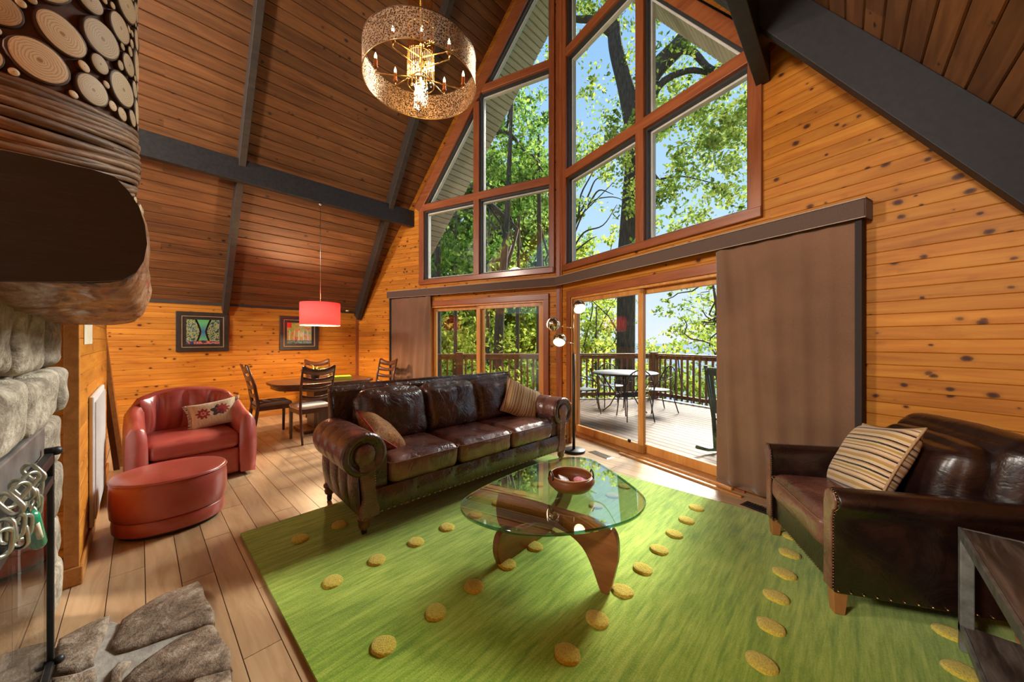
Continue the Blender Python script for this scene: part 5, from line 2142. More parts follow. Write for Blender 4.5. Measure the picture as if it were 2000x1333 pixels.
# ---- two pictures
def picture_mat(kind):
    k = NT('tree_canopy_print' if kind == 0 else 'birch_grove_print')
    v = k.coords((1, 1, 1))
    sp = k.n('SeparateXYZ')
    k.l(v, sp.inputs[0])
    x, z = sp.outputs['X'], sp.outputs['Z']
    if kind == 0:
        ax_ = k.math('ABSOLUTE', x)
        az_ = k.math('ABSOLUTE', z)
        vo = k.n('TexVoronoi', feature='F1')
        vo.inputs['Scale'].default_value = 26
        k.l(v, vo.inputs['Vector'])
        f = k.noise(v, 20, 4, .65, 1.5)
        leafc = k.ramp(k.math('ADD', k.math('MULTIPLY', f, .7), k.math('MULTIPLY', vo.outputs['Distance'], .5)),
                       [(.30, (.010, .018, .016)), (.42, (.03, .11, .05)), (.52, (.24, .30, .08)), (.60, (.42, .40, .22)), (.68, (.05, .16, .16)), (.80, (.02, .05, .03))])
        # a river of green light between two arching banks, pinched in the middle
        wd = k.math('ADD', .022, k.math('MULTIPLY', k.math('POWER', az_, 1.4), .55))
        river = k.math('LESS_THAN', ax_, wd)
        rc_ = k.ramp(az_, [(.0, (.05, .16, .34)), (.06, (.08, .30, .30)), (.14, (.14, .48, .16)), (.2, (.10, .40, .16))])
        dark = k.math('LESS_THAN', k.math('ABSOLUTE', k.math('SUBTRACT', ax_, k.math('ADD', wd, .012))), .012)
        col = k.mix(dark, leafc, (.006, .008, .008))
        col = k.mix(river, col, rc_)
        low = k.math('LESS_THAN', z, k.math('ADD', -.135, k.math('MULTIPLY', ax_, -.12)))
        lowc = k.ramp(k.noise(v, 16, 3), [(.40, (.02, .05, .12)), (.50, (.45, .04, .03)), (.56, (.55, .30, .24)), (.62, (.03, .08, .16))])
        col = k.mix(low, col, lowc)
    else:
        f = k.noise(v, 16, 4, .6, 1.0)
        bg = k.ramp(f, [(.35, (.50, .08, .03)), (.47, (.62, .30, .05)), (.56, (.30, .36, .06)), (.68, (.12, .24, .06))])
        trunks = k.math('LESS_THAN', k.math('FRACT', k.math('ADD', k.math('MULTIPLY', x, 13.0), k.math('MULTIPLY', k.noise(v, 6, 1), .5))), .22)
        tm = k.math('MULTIPLY', trunks, k.math('LESS_THAN', z, .05))
        col = k.mix(tm, bg, (.55, .50, .42))
        flr = k.math('LESS_THAN', z, -.13)
        col = k.mix(flr, col, k.ramp(k.noise(v, 24, 2), [(.4, (.05, .12, .04)), (.55, (.20, .22, .20)), (.65, (.10, .06, .12))]))
        redc = k.math('MULTIPLY', k.math('LESS_THAN', x, -.13), k.math('GREATER_THAN', z, .10))
        col = k.mix(redc, col, (.60, .03, .02))
    k.set(col=col, rough=.12, spec=.6, coat=.6)
    return k.m


MAT['frameblk'] = plain('black_brown_frame', (.030, .020, .015), (.016, .011, .009), scale=20, rough=.4)
MAT['gilt'] = plain('thin_gilt_line', (.48, .33, .17), scale=40, rough=.4, metal=.3)
for i, (y0, y1, lb) in enumerate(((.376, 1.019, 'framed print of a green tree canopy, left of the dining chairs'), (1.744, 2.395, 'framed print of an autumn birch grove partly behind the pendant lamp'))):
    yc, zc = (y0 + y1) / 2, 1.497
    pc = thing('picture', lb, 'picture', (XL + .001, yc, zc), PI / 2)
    w, h = (y1 - y0) / 2, .315
    fo = [(-w, -h), (w, -h), (w, h), (-w, h)]
    g_ = MB()
    inn = ring(g_, fo, .065, -.038, -.002)
    g_.build('frame', MAT['frameblk'], pc, bevel=.006)
    g_ = MB()
    inn2 = ring(g_, inn, .010, -.032, -.006)
    g_.build('inner_line', MAT['gilt'], pc)
    g_ = MB()
    inn3 = ring(g_, inn2, .045, -.022, -.004)
    g_.build('mat_board', MAT['frameblk'], pc)
    a, b = inn3[0], inn3[2]
    MB().box(a[0], b[0], -.020, -.008, a[1], b[1]).build('print', picture_mat(i), pc)

# puck light under the eave by the corner
o = MB().lathe([(0, 0), (.03, 0), (.034, .012), (.03, .026), (0, .028)], 16).build('puck_light', plain('ivory_puck', (.62, .52, .28), scale=20, rough=.5), None)
o.location = (-7.405, 2.92, 1.955)
tag(o, 'tiny ivory puck light at the top of the pine wall near the corner', 'light')

# ---------------------------------------------------------------- curtains
def drape_mat():
    k = NT('brown_woven_drape')
    v = k.coords((160, 160, 160))
    f = k.noise(v, 2.2, 2)
    v2 = k.coords((1, 1, 1))
    f2 = k.noise(v2, 1.7, 3)
    col = k.ramp(k.math('ADD', k.math('MULTIPLY', f, .5), k.math('MULTIPLY', f2, .5)), [(.35, (.135, .072, .043)), (.65, (.225, .122, .074))])
    k.set(col=col, rough=.85, sheen=.25, spec=.15)
    k.bump(f, .35, .003)
    return k.m


MAT['drape'] = drape_mat()
MAT['valance'] = plain('brown_valance_cloth', (.105, .062, .044), (.080, .047, .034), scale=120, rough=.8, sheen=.2)
MAT['valance_trim'] = plain('pale_valance_edge', (.42, .33, .26), scale=60, rough=.7)
for side in (-1, 1):
    X = lambda s: side * s
    send = 3.52 if side < 0 else 3.475
    va = thing('valance', 'long brown fabric valance over the left sliding door' if side < 0 else 'long brown fabric valance over the right sliding door and curtain', 'valance', (CX, CY, 0), P_ANG * (1 if side < 0 else -1))
    st = .045
    xa, xb = sorted((X(.03), X(send)))
    MB().box(xa, xb, -.135, -.125, 2.185, 2.315).build('face', MAT['valance'], va, bevel=.003)
    MB().box(xa, xb, -.135, -.0, 2.305, 2.317).build('top', MAT['valance'], va)
    MB().box(xa, xb, -.139, -.130, 2.311, 2.318).build('edge_line', MAT['valance_trim'], va)
    MB().box(xa, xb, -.139, -.130, 2.183, 2.188).build('edge_line', MAT['valance_trim'], va)
    MB().box(*sorted((X(send - .01), X(send))), -.135, 0, 2.185, 2.315).build('end_return', MAT['valance'], va)
    c0, c1 = (2.47, 3.46) if side < 0 else (2.445, 3.41)
    cu = thing('curtain', 'brown woven sliding panel curtain left of the sofa back' if side < 0 else 'wide brown woven sliding panel curtain beside the club chair', 'curtain', (CX, CY, 0), P_ANG * (1 if side < 0 else -1))
    cm = MB()
    def cpt(u, v, side=side, c0=c0, c1=c1):
        s_ = c0 + (c1 - c0) * u
        z = .07 + (2.20 - .07) * v
        # a loose panel: folds fan out from the upper inner corner
        fold = 0.0
        for c_, drift, sg_, am in ((.07, .10, .045, .034), (.24, .16, .06, .040), (.44, .10, .07, .044), (.66, .06, .06, .036), (.84, .02, .05, .026)):
            fold += 1.5 * am * math.exp(-((u - c_ - drift * (1 - v)) / sg_) ** 2) * (.25 + .75 * (1 - v) ** .7)
        fold += .030 * math.exp(-((u - .05 - .30 * (1 - v)) / .05) ** 2) * v
        fan = 0.0
        return (side * s_, -.075 - fold - fan, z)
    cm.grid(cpt, 60, 44, flip=(side < 0))
    co = cm.build('panel', MAT['drape'], cu)
    md = co.modifiers.new('solid', 'SOLIDIFY')
    md.thickness = .004
    MB().box(*sorted((X(c0), X(c1))), -.082, -.068, .045, .075).build('bottom_bar', MAT['drape'], cu, bevel=.004)
    MB().box(*sorted((X(c1), X(c1 + .035))), -.10, -.03, .03, 2.19).build('end_stack', plain('dark_panel_edge', (.022, .014, .013), scale=30, rough=.8), cu)

# ---------------------------------------------------------------- floor lamp
MAT['whitemetal0'] = plain('white_plastic', (.72, .72, .70), scale=20, rough=.4)
MAT['blackmetal'] = plain('matt_black_metal', (.022, .021, .021), (.014, .014, .014), scale=30, rough=.45, metal=.3)
MAT['brass'] = plain('pale_brass', (.62, .50, .32), (.52, .41, .25), scale=30, rough=.25, metal=1.0)
MAT['chrome'] = plain('satin_brass_ball', (.62, .56, .42), (.55, .49, .36), scale=30, rough=.16, metal=1.0)
lx, ly, _ = world_rd(.765, 4.30)
fl_ = thing('floor_lamp', 'black floor lamp with three glowing brass globes beside the sofa', 'lamp', (lx, ly, 0), YAW)
MB().lathe([(0, 0), (.125, 0), (.13, .006), (.13, .022), (.122, .028), (0, .030)], 40).build('base', MAT['blackmetal'], fl_)
MB().tube([(-.01, 0, .02), (-.01, 0, 1.19)], .018, 16).build('pole', MAT['blackmetal'], fl_)
MB().tube([(-.01, 0, 1.18), (-.01, 0, 1.80)], .006, 10).build('upper_pole', MAT['brass'], fl_)
for (ox, oz, az, el, arm0) in ((.047, 1.766, .25, -.75, 1.80), (-.262, 1.553, -2.2, .25, 1.50), (-.188, 1.365, -.3, -.9, 1.31)):
    gr = .082
    cpos = Vector((ox, -.02, oz))
    joint = Vector((-.01, 0, arm0 if ox < 0 else 1.80))
    ar = MB().tube([tuple(joint), tuple(cpos + (joint - cpos).normalized() * gr * .9)], .0055, 8).build('arm', MAT['brass'], fl_)
    # ball: brass cap with a glowing lens on one side
    dirv = Vector((math.sin(az) * math.cos(el), -math.cos(az) * math.cos(el), math.sin(el)))
    q = dirv.to_track_quat('Z', 'Y').to_matrix().to_4x4()
    M_ = Matrix.Translation(cpos) @ q
    cut = math.radians(62)
    cap = [(max(1e-4, gr * math.sin(a)), gr * math.cos(a)) for a in np.linspace(PI, cut, 16)]
    hd = MB().lathe(cap, 28, M_).build('globe', MAT['chrome'], fl_)
    lens = [(max(1e-4, gr * .985 * math.sin(a)), gr * .985 * math.cos(a)) for a in np.linspace(cut, 0, 8)]
    MB().lathe(lens, 28, M_).build('lens', MAT['bulb_soft'], hd)

# ---------------------------------------------------------------- floor vents
def vent(label, x, y, rz, col_):
    v_ = thing('floor_vent', label, 'vent', (x, y, 0), rz)
    g_ = MB()
    w, h = .16, .065
    inn = []
    fo = [(-w, -h), (w, -h), (w, h), (-w, h)]
    ii = [(-w + .02, -h + .02), (w - .02, -h + .02), (w - .02, h - .02), (-w + .02, h - .02)]
    vs = [(p[0], p[1], .0005) for p in fo] + [(p[0], p[1], .006) for p in ii]
    g_.add(vs, [(0, 1, 5, 4), (1, 2, 6, 5), (2, 3, 7, 6), (3, 0, 4, 7)])
    g_.build('frame', col_, v_)
    MB().box(-w + .02, w - .02, -h + .02, h - .02, .0005, .002).build('duct', MAT['blackfelt'], v_)
    for i in range(14):
        x_ = -w + .03 + i * (2 * w - .06) / 13
        MB().box(x_ - .003, x_ + .003, -h + .02, h - .02, .002, .0055).build('louver', col_, v_)
    return v_


MAT['ventbrown'] = plain('brown_vent_metal', (.20, .13, .08), scale=30, rough=.4, metal=.4)
MAT['ventdark'] = plain('dark_vent_metal', (.05, .04, .035), scale=30, rough=.4, metal=.4)
vent('brown floor register in front of the right sliding door, beside the floor lamp', -2.10, 3.755, -P_ANG, MAT['ventbrown'])
vent('dark floor register at the rug edge near the club chair', -.46, 3.415, -P_ANG, MAT['ventdark'])
# wooden track piece lying along the door sill
o = MB().box(1.33, 2.70, -.155, -.115, 0, .018).build('sill_rail', MAT['base'], None, bevel=.004)
o.location = (CX, CY, 0)
o.rotation_euler = (0, 0, -P_ANG)
tag(o, 'loose oak security bar lying on the floor along the right sliding door', 'rail')

# slatted rack half hidden between the sofa arm and the corner post
rx_, ry_, _ = world_rd(.735, 4.66)
rk_ = thing('slatted_rack', 'small honey pine slatted rack half hidden behind the far sofa arm', 'rack', (rx_, ry_, 0), YAW)
for i in range(4):
    MB().box(-.10 + i * .045, -.078 + i * .045, -.012, .012, 0.0, .52).build('slat', MAT['base'], rk_, bevel=.002)
for z in (.06, .46):
    MB().box(-.10, .06, .012, .028, z, z + .04).build('cross_rail', MAT['base'], rk_)
MB().box(-.10, -.078, .028, .22, 0.0, .52).build('side', MAT['base'], rk_)
MB().box(.035, .057, .028, .22, 0.0, .52).build('side', MAT['base'], rk_)
# small fittings on the doors
o = MB().box(-2.655, -2.62, -.052, -.031, 1.86, 1.93).build('door_sensor', MAT['whitemetal0'], None, bevel=.003)
o.location = (CX, CY, 0)
o.rotation_euler = (0, 0, P_ANG)
tag(o, 'small white alarm sensor on the casing of the left sliding door', 'sensor')
o = MB().lathe([(0, 0), (.022, 0), (.022, .012), (.012, .018), (0, .018)], 18, Matrix.Translation((1.345, .012, .14)) @ Matrix.Rotation(PI / 2, 4, 'X')).build('door_lock', MAT['blackmetal'], None)
o.location = (CX, CY, 0)
o.rotation_euler = (0, 0, -P_ANG)
tag(o, 'round dark foot lock low on the glass of the right sliding door', 'lock')

# ---------------------------------------------------------------- chandelier
CD = 2.5
cpos = at(822, 0, CD)
cx_, cy_ = cpos.x, cpos.y
zb = EYE + .728 * CD
CRad, CH = .1545 * CD, .080 * CD


def mesh_shade():
    k = NT('perforated_gold_mesh')
    k.t.nodes.remove(k.b)
    tr = k.n('BsdfTransparent')
    pr = k.n('BsdfGlossy')
    pr.inputs['Color'].default_value = (.62, .46, .30, 1)
    pr.inputs['Roughness'].default_value = .45
    df = k.n('BsdfDiffuse')
    df.inputs['Color'].default_value = (.46, .33, .22, 1)
    m1 = k.n('MixShader')
    m1.inputs[0].default_value = .45
    k.l(df.outputs[0], m1.inputs[1])
    k.l(pr.outputs[0], m1.inputs[2])
    uv = k.n('UVMap')
    vo = k.n('TexVoronoi', feature='F1')
    vo.inputs['Scale'].default_value = 1.0
    vo.inputs['Randomness'].default_value = .55
    k.l(uv.outputs[0], vo.inputs['Vector'])
    hole = k.math('LESS_THAN', vo.outputs['Distance'], .49)
    m2 = k.n('MixShader')
    k.l(hole, m2.inputs[0])
    k.l(m1.outputs[0], m2.inputs[1])
    k.l(tr.outputs[0], m2.inputs[2])
    k.l(m2.outputs[0], k.out.inputs['Surface'])
    return k.m


MAT['mesh'] = mesh_shade()
MAT['gold'] = plain('polished_gold', (.72, .50, .22), (.62, .42, .17), scale=30, rough=.22, metal=1.0)
MAT['bronze'] = plain('dark_bronze_rim', (.12, .07, .04), scale=30, rough=.4, metal=.8)
MAT['amber'] = plain('amber_candle_sleeve', (.50, .16, .03), (.40, .11, .02), scale=20, rough=.3)
MAT['crystal'] = pane_glass('clear_crystal', (.98, .95, .88), 1.7)
MAT['ambercrystal'] = pane_glass('amber_crystal', (.98, .80, .48), 1.8)
cl = thing('chandelier', 'round chandelier with perforated metal drum, candle bulbs and hanging crystal rods', 'chandelier', (cx_, cy_, zb))
nseg = 96
me = bpy.data.meshes.new('drum_shade')
vs, fs, uvs = [], [], []
for i in range(nseg + 1):
    a = 2 * PI * i / nseg
    vs += [(CRad * math.cos(a), CRad * math.sin(a), 0), (CRad * math.cos(a), CRad * math.sin(a), CH)]
for i in range(nseg):
    fs.append((2 * i, 2 * i + 2, 2 * i + 3, 2 * i + 1))
me.from_pydata(vs, [], fs)
ul = me.uv_layers.new(name='UVMap')
hole_n = 230
vn = hole_n * CH / (2 * PI * CRad)
li = 0
for i in range(nseg):
    for (u, v) in ((i, 0), (i + 1, 0), (i + 1, 1), (i, 1)):
        ul.data[li].uv = (u / nseg * hole_n, v * vn)
        li += 1
me.polygons.foreach_set('use_smooth', [True] * len(fs))
link('drum_shade', me, MAT['mesh'], cl)
for z, mt in ((0, 'gold'), (CH, 'bronze')):
    MB().tube([(CRad * math.cos(a), CRad * math.sin(a), z) for a in np.linspace(0, 2 * PI, 97)[:-1]], .0035, 6, closed=True).build('rim', MAT[mt], cl)
for k_ in range(3):
    a = .5 + k_ * 2 * PI / 3
    MB().tube([(0, 0, CH * .98), (CRad * math.cos(a), CRad * math.sin(a), CH * .98)], .004, 6).build('spoke', MAT['gold'], cl)
MB().tube([(0, 0, .05), (0, 0, 6.9 - zb)], .006, 8).build('stem', MAT['gold'], cl)
zc = RZ - RS * abs(cx_ - RX)
MB().tube([(0, 0, 1.0), (0, 0, zc - zb)], .004, 6).build('cable', MAT['bronze'], cl)
MB().lathe([(0, -.02), (.055, -.02), (.07, .0), (.07, .09), (0, .09)], 24, Matrix.Translation((0, 0, zc - zb - .09))).build('ceiling_cup', MAT['bronze'], cl)
# crystal cylinder made of hanging rods and small prisms
rods = 30
rodm = MB().lathe([(0.0001, -.002), (.006, 0), (.006, .34), (.0001, .342)], 6, smooth=False).mesh('crystal_rod')
rodm.materials.append(MAT['ambercrystal'])
for i in range(rods):
    a = 2 * PI * i / rods
    o = link('crystal_rod', rodm, None, cl)
    o.location = (.088 * math.cos(a), .088 * math.sin(a), .03 + (.06 if i % 2 else 0))
rod2 = MB().lathe([(0.0001, -.002), (.0048, 0), (.0048, .21), (.0001, .212)], 6, smooth=False).mesh('crystal_rod')
rod2.materials.append(MAT['crystal'])
g = random.Random(4)
for i in range(16):
    a = 2 * PI * i / 16
    r_ = .022 if i % 2 else .042
    o = link('crystal_rod', rod2, None, cl)
    o.location = (r_ * math.cos(a), r_ * math.sin(a), -.165 + g.uniform(-.02, .02))
for z, r_ in ((.0, .090), (.20, .090), (.39, .090), (.06, .045)):
    MB().tube([(r_ * math.cos(a), r_ * math.sin(a), z) for a in np.linspace(0, 2 * PI, 33)[:-1]], .004, 6, closed=True).build('crystal_ring', MAT['gold'], cl)
rod3 = MB().lathe([(0.0001, -.002), (.006, 0), (.006, .30), (.0001, .302)], 6, smooth=False).mesh('crystal_rod')
rod3.materials.append(MAT['ambercrystal'])
for i in range(20):
    a = 2 * PI * i / 20
    o = link('crystal_rod', rod3, None, cl)
    o.location = (.082 * math.cos(a), .082 * math.sin(a), .40)
for k_ in range(8):
    a = 2 * PI * k_ / 8 + .25
    rr = CRad * (.78 if k_ % 2 else .66)
    c, s_ = math.cos(a), math.sin(a)
    z0 = .025 if k_ % 2 else .085
    MB().tube([(c * .05, s_ * .05, z0 + .02), (c * rr, s_ * rr, z0)], .0045, 8).build('arm', MAT['gold'], cl)
    MB().tube([(c * rr, s_ * rr, z0), (c * rr, s_ * rr, z0 + .035)], .004, 8).build('arm', MAT['gold'], cl)
    cd_ = MB().lathe([(0, .035), (.014, .035), (.017, .042), (.0125, .048), (.0125, .092), (0, .094)], 14, Matrix.Translation((c * rr, s_ * rr, z0))).build('candle', MAT['amber'], cl)
    MB().lathe([(.004, .092), (.0095, .105), (.0085, .118), (.004, .132), (.0003, .142)], 12, Matrix.Translation((c * rr, s_ * rr, z0))).build('bulb', MAT['bulb'], cd_)
for z in (.02, .16, .26):
    MB().lathe([(.0003, z), (.010, z + .012), (.0085, z + .028), (.0003, z + .05)], 12).build('bulb', MAT['bulb_inner'], cl)
lamp_light('chandelier_light', (0, 0, .20), 5, .12, (1.0, .78, .50), cl)

# ---------------------------------------------------------------- fireplace side
def onz(px, py, z):
    u, v = (px - 1000.0) / FPX, (666.5 - py) / FPX
    t_ = (z - EYE) / v
    return ((u * CA - SA) * t_, (u * SA + CA) * t_, z)


def onx(px, py, x):
    u, v = (px - 1000.0) / FPX, (666.5 - py) / FPX
    t_ = x / (u * CA - SA)
    return (x, (u * SA + CA) * t_, EYE + v * t_)


def stone_mat(name, a, b, c, rnd=20, scale=7):
    k = NT(name)
    v = k.coords((1, 1, 1), rnd)
    f = k.noise(v, scale, 8, .72, .6)
    f2 = k.noise(v, scale * 6, 4, .7)
    col = k.ramp(f, [(.33, a), (.50, b), (.68, c)])
    sp_ = k.ramp(f2, [(.40, (.55, .5, .46)), (.60, (1, 1, 1))])
    col = k.mix(.65, col, sp_, 'MULTIPLY')
    col = k.value_jitter(col, .85, 1.15)
    k.set(col=col, rough=.85, spec=.3)
    k.bump(k.math('ADD', f, k.math('MULTIPLY', f2, .5)), .8, .02)
    return k.m


MAT['stone'] = stone_mat('grey_fieldstone', (.16, .13, .10), (.41, .36, .29), (.58, .52, .43))
MAT['flag'] = stone_mat('brown_grey_flagstone', (.075, .055, .042), (.33, .245, .18), (.62, .53, .44), scale=9)
MAT['mortar'] = plain('grey_mortar', (.44, .41, .37), (.32, .29, .26), scale=25, rough=.95, bump=.7, bdist=.01, detail=7)
MAT['blacksteel'] = plain('black_fire_steel', (.030, .029, .030), (.016, .016, .017), scale=30, rough=.45, metal=.4)
MAT['greysteel'] = plain('grey_steel_lintel', (.22, .21, .205), (.12, .115, .115), scale=10, rough=.5, metal=.5, bump=.1)
def bark_mantel_mat():
    k = NT('stripped_bark')
    v = k.coords((3.0, 7, 7))
    f = k.noise(v, 1.7, 9, .72, 1.2)
    v2 = k.coords((6, 20, 20))
    f2 = k.noise(v2, 1.5, 6, .7, 1.0)
    fm = k.math('ADD', k.math('MULTIPLY', f, .65), k.math('MULTIPLY', f2, .35))
    col = k.ramp(fm, [(.36, (.018, .010, .008)), (.43, (.13, .062, .036)), (.50, (.36, .150, .065)), (.57, (.46, .29, .18)), (.66, (.62, .50, .38))])
    k.set(col=col, rough=.5, spec=.45, coat=.2)
    k.bump(fm, 1.0, .035)
    return k.m


MAT['bark_mantel'] = bark_mantel_mat()
MAT['mantel_cut'] = plain('dark_sawn_end', (.014, .006, .0045), (.008, .0035, .0025), scale=5, rough=.6, bump=.3, stretch=(1, 1, 6))
MAT['vine'] = plain('brown_vine', (.22, .115, .055), (.10, .048, .024), scale=14, rough=.6, bump=.5, jit=(.6, 1.4), rnd=9, stretch=(1, 1, 3))
MAT['chim'] = plain('dark_chimney_core', (.10, .034, .016), (.055, .018, .009), scale=8, rough=.7)

FY = -.30
fp = thing('fireplace', 'stone fireplace at the left edge under the log mantel', 'fireplace', (0, 0, 0))
core = MB()
core.box(-2.84, -.85, -1.3, FY - .03, 1.0, 1.455)
core.box(-2.84, -2.36, -1.3, FY - .03, 0.0, 1.0)
core.build('mortar_core', MAT['mortar'], fp)
fb = MB()
fb.box(-2.36, -.85, -1.3, -.95, 0, 1.0)
fb.build('firebox', MAT['blackfelt'], fp)
MB().box(-2.36, -.85, FY - .02, FY + .035, .89, 1.005).build('lintel', MAT['greysteel'], fp, bevel=.008)


def stone(parent, cx_, cy_, cz_, w, d, h, seed, mat='stone', rough_=.035):
    vs, fs = soft_box(w, d, h, r=min(w, d, h) * .27, n=(8, 5, 8), wr=rough_, ws=5.5, seed=seed)
    mb = MB()
    mb.add(vs, fs, Matrix.Translation((cx_, cy_, cz_)), True)
    return mb.build('stone', MAT[mat], parent, subsurf=1)


g = random.Random(21)
sd = 100
z = 1.0
for row_h in (.23, .25):
    x = -2.88
    while x < -.9:
        w = g.uniform(.24, .42)
        stone(fp, x + w / 2, FY - .02 + g.uniform(-.02, .02), z + row_h / 2, w - .02, .14, row_h - .012, sd)
        sd += 1
        x += w
    z += row_h
z = 0.07
for row_h in (.24, .22, .25, .22):
    stone(fp, -2.62 + g.uniform(-.02, .02), FY - .03, z + row_h / 2, .46, .14, row_h - .015, sd)
    stone(fp, -2.86, FY - .24, z + row_h / 2, .14, .36, row_h - .015, sd + 1)
    sd += 2
    z += row_h
for zz in (1.12, 1.36):
    stone(fp, -2.87, FY - .22, zz, .14, .40, .22, sd)
    sd += 1

for row_h, z in ((.24, .07), (.23, .31), (.24, .54), (.24, .78), (.21, 1.02), (.20, 1.23)):
    y = -1.3
    while y < FY - .1:
        w = min(g.uniform(.24, .36), FY - .03 - y)
        stone(fp, -.86, y + w / 2, z + row_h / 2, .14, w - .02, row_h - .014, sd)
        sd += 1
        y += w

# glass fire screen with black frame
fs_ = thing('fire_screen', 'glass fire screen in a black steel frame standing on the hearth', 'fire screen', (-2.27, -.245, .07))
def F(nm, *b):
    return MB().box(*b).build(nm, MAT['blacksteel'], fs_, bevel=.003)
F('upright', -.011, .011, -.012, .012, 0, .86)
F('top_rail', -.011, 1.25, -.012, .012, .80, .84)
F('top_rail', -.011, 1.25, -.012, .012, .72, .75)
F('bottom_rail', -.011, 1.25, -.014, .014, .0, .025)
MB().ball((0, .018, .845), .017, 12, 8).build('knob', MAT['blacksteel'], fs_)
MB().ball((.012, .025, .02), .016, 12, 8).build('knob', MAT['blacksteel'], fs_)
MB().box(.011, .60, -.003, .003, .025, .72).build('pane', MAT['glass'], fs_)
MB().box(.606, 1.25, -.003, .003, .025, .72).build('pane', MAT['glass'], fs_)

# chain with two quick links and a green lock
MAT['chainsteel'] = plain('pale_galvanised_chain', (.55, .55, .48), (.38, .38, .32), scale=40, rough=.3, metal=.9)
MAT['greenlock'] = plain('emerald_lock_tube', (.010, .26, .13), (.006, .18, .09), scale=20, rough=.25, coat=.5)
cn_ = thing('chain', 'galvanised chain with quick links hung on the fire screen rail', 'chain', (0, 0, 0))


def link_mesh(L, w, r_):
    pts_ = []
    for i in range(20):
        a = 2 * PI * i / 20
        x_ = w / 2 * math.cos(a)
        z_ = math.copysign(1, math.sin(a)) * (L / 2 - w / 2) + w / 2 * math.sin(a) if abs(math.sin(a)) > 1e-6 else 0
        pts_.append((x_, 0, z_))
    me_ = MB().tube(pts_, r_, 8, closed=True).mesh('chain_link')
    me_.materials.append(MAT['chainsteel'])
    return me_


lm = link_mesh(.058, .030, .0050)
chain_px = [(66, 925), (52, 945), (44, 957), (30, 968), (20, 985), (68, 955), (60, 975), (66, 990), (56, 1012), (46, 1030), (38, 1048), (30, 1030), (12, 1040), (4, 1062)]
for i, (px, py) in enumerate(chain_px):
    u = (px - 1000) / FPX
    t_ = -.205 / (u * SA + CA)      # plane just in front of the screen
    p = (t_ * (u * CA - SA), -.205, EYE + (666.5 - py) / FPX * t_)
    o = link('chain_link', lm, None, cn_)
    o.location = p
    o.rotation_euler = (0, (.9 if i < 5 else .1) * (1 if i % 2 else -1) * .8, YAW + (PI / 2 if i % 2 else .2))
lk = thing('padlock', 'small emerald green tube lock hanging from the chain', 'lock', (0, 0, 0))
def scr(px, py, yy=-.20):
    u = (px - 1000) / FPX
    t_ = yy / (u * SA + CA)
    return Vector((t_ * (u * CA - SA), yy, EYE + (666.5 - py) / FPX * t_))
pa, pb = scr(58, 1005), scr(76, 1066)
MB().tube([tuple(pa), tuple(pa.lerp(pb, .08)), tuple(pa.lerp(pb, .92)), tuple(pb)], [.012, .0165, .0165, .012], 16).build('barrel', MAT['greenlock'], lk)
dd_ = (pb - pa).normalized()
q0, q1 = pa.lerp(pb, .25) + Vector((.016, .008, 0)), pa.lerp(pb, .7) + Vector((.016, .008, 0))
MB().tube([tuple(q0), tuple(q1)], .0065, 8).build('label_strip', plain('cream_lock_label', (.62, .50, .32), (.8, .78, .7), scale=60, rough=.4), lk)
MB().tube([tuple(pa), tuple(pa + Vector((.012, .004, .022))), tuple(pa + Vector((-.01, .004, .03))), tuple(pa + Vector((-.02, 0, .006)))], .0035, 8).build('shackle', MAT['chainsteel'], lk)

# hearth of flagstones
hearth = thing('hearth', 'low flagstone hearth on the floor in front of the fireplace', 'hearth', (0, 0, 0))
HZ = .065
def hp(pts_):
    return [onz(.24 * a, 1100 + .24 * b, HZ)[:2] for a, b in pts_]
out = hp([(1600, 150), (1725, 390), (1735, 480), (1850, 720), (1870, 860), (1890, 971), (1920, 1250)]) + [(-1.25, .23), (-1.25, FY - .4), (-2.36, FY - .4)] + hp([(230, 760), (480, 640), (880, 440), (1000, 465), (1120, 385)])
MB().prism(out, 0.0, HZ - .016).build('mortar_bed', MAT['mortar'], hearth, bevel=.006)
flag_px = [
    [(1610, 140), (1650, 250), (1730, 380), (1738, 465), (1500, 535), (1150, 655), (985, 698), (915, 655), (965, 560), (995, 462), (1120, 382), (1350, 252)],
    [(1680, 512), (1738, 512), (1848, 700), (1868, 850), (1500, 955), (1060, 1010), (1010, 935), (1100, 850), (1300, 720), (1450, 612)],
    [(890, 432), (850, 560), (785, 680), (772, 800), (650, 855), (455, 895), (445, 760), (482, 622), (620, 542), (740, 482)],
    [(435, 925), (600, 890), (780, 850), (790, 925), (650, 1010), (430, 1060)],
    [(900, 880), (960, 810), (1060, 790), (990, 900), (985, 1010), (880, 1010)],
    [(1872, 875), (1900, 1010), (1640, 1150), (1480, 1080), (1600, 950)],
    [(245, 690), (410, 650), (420, 900), (400, 960), (240, 905)],
    [(0, 900), (215, 760), (225, 900), (220, 1030), (0, 1060)],
]
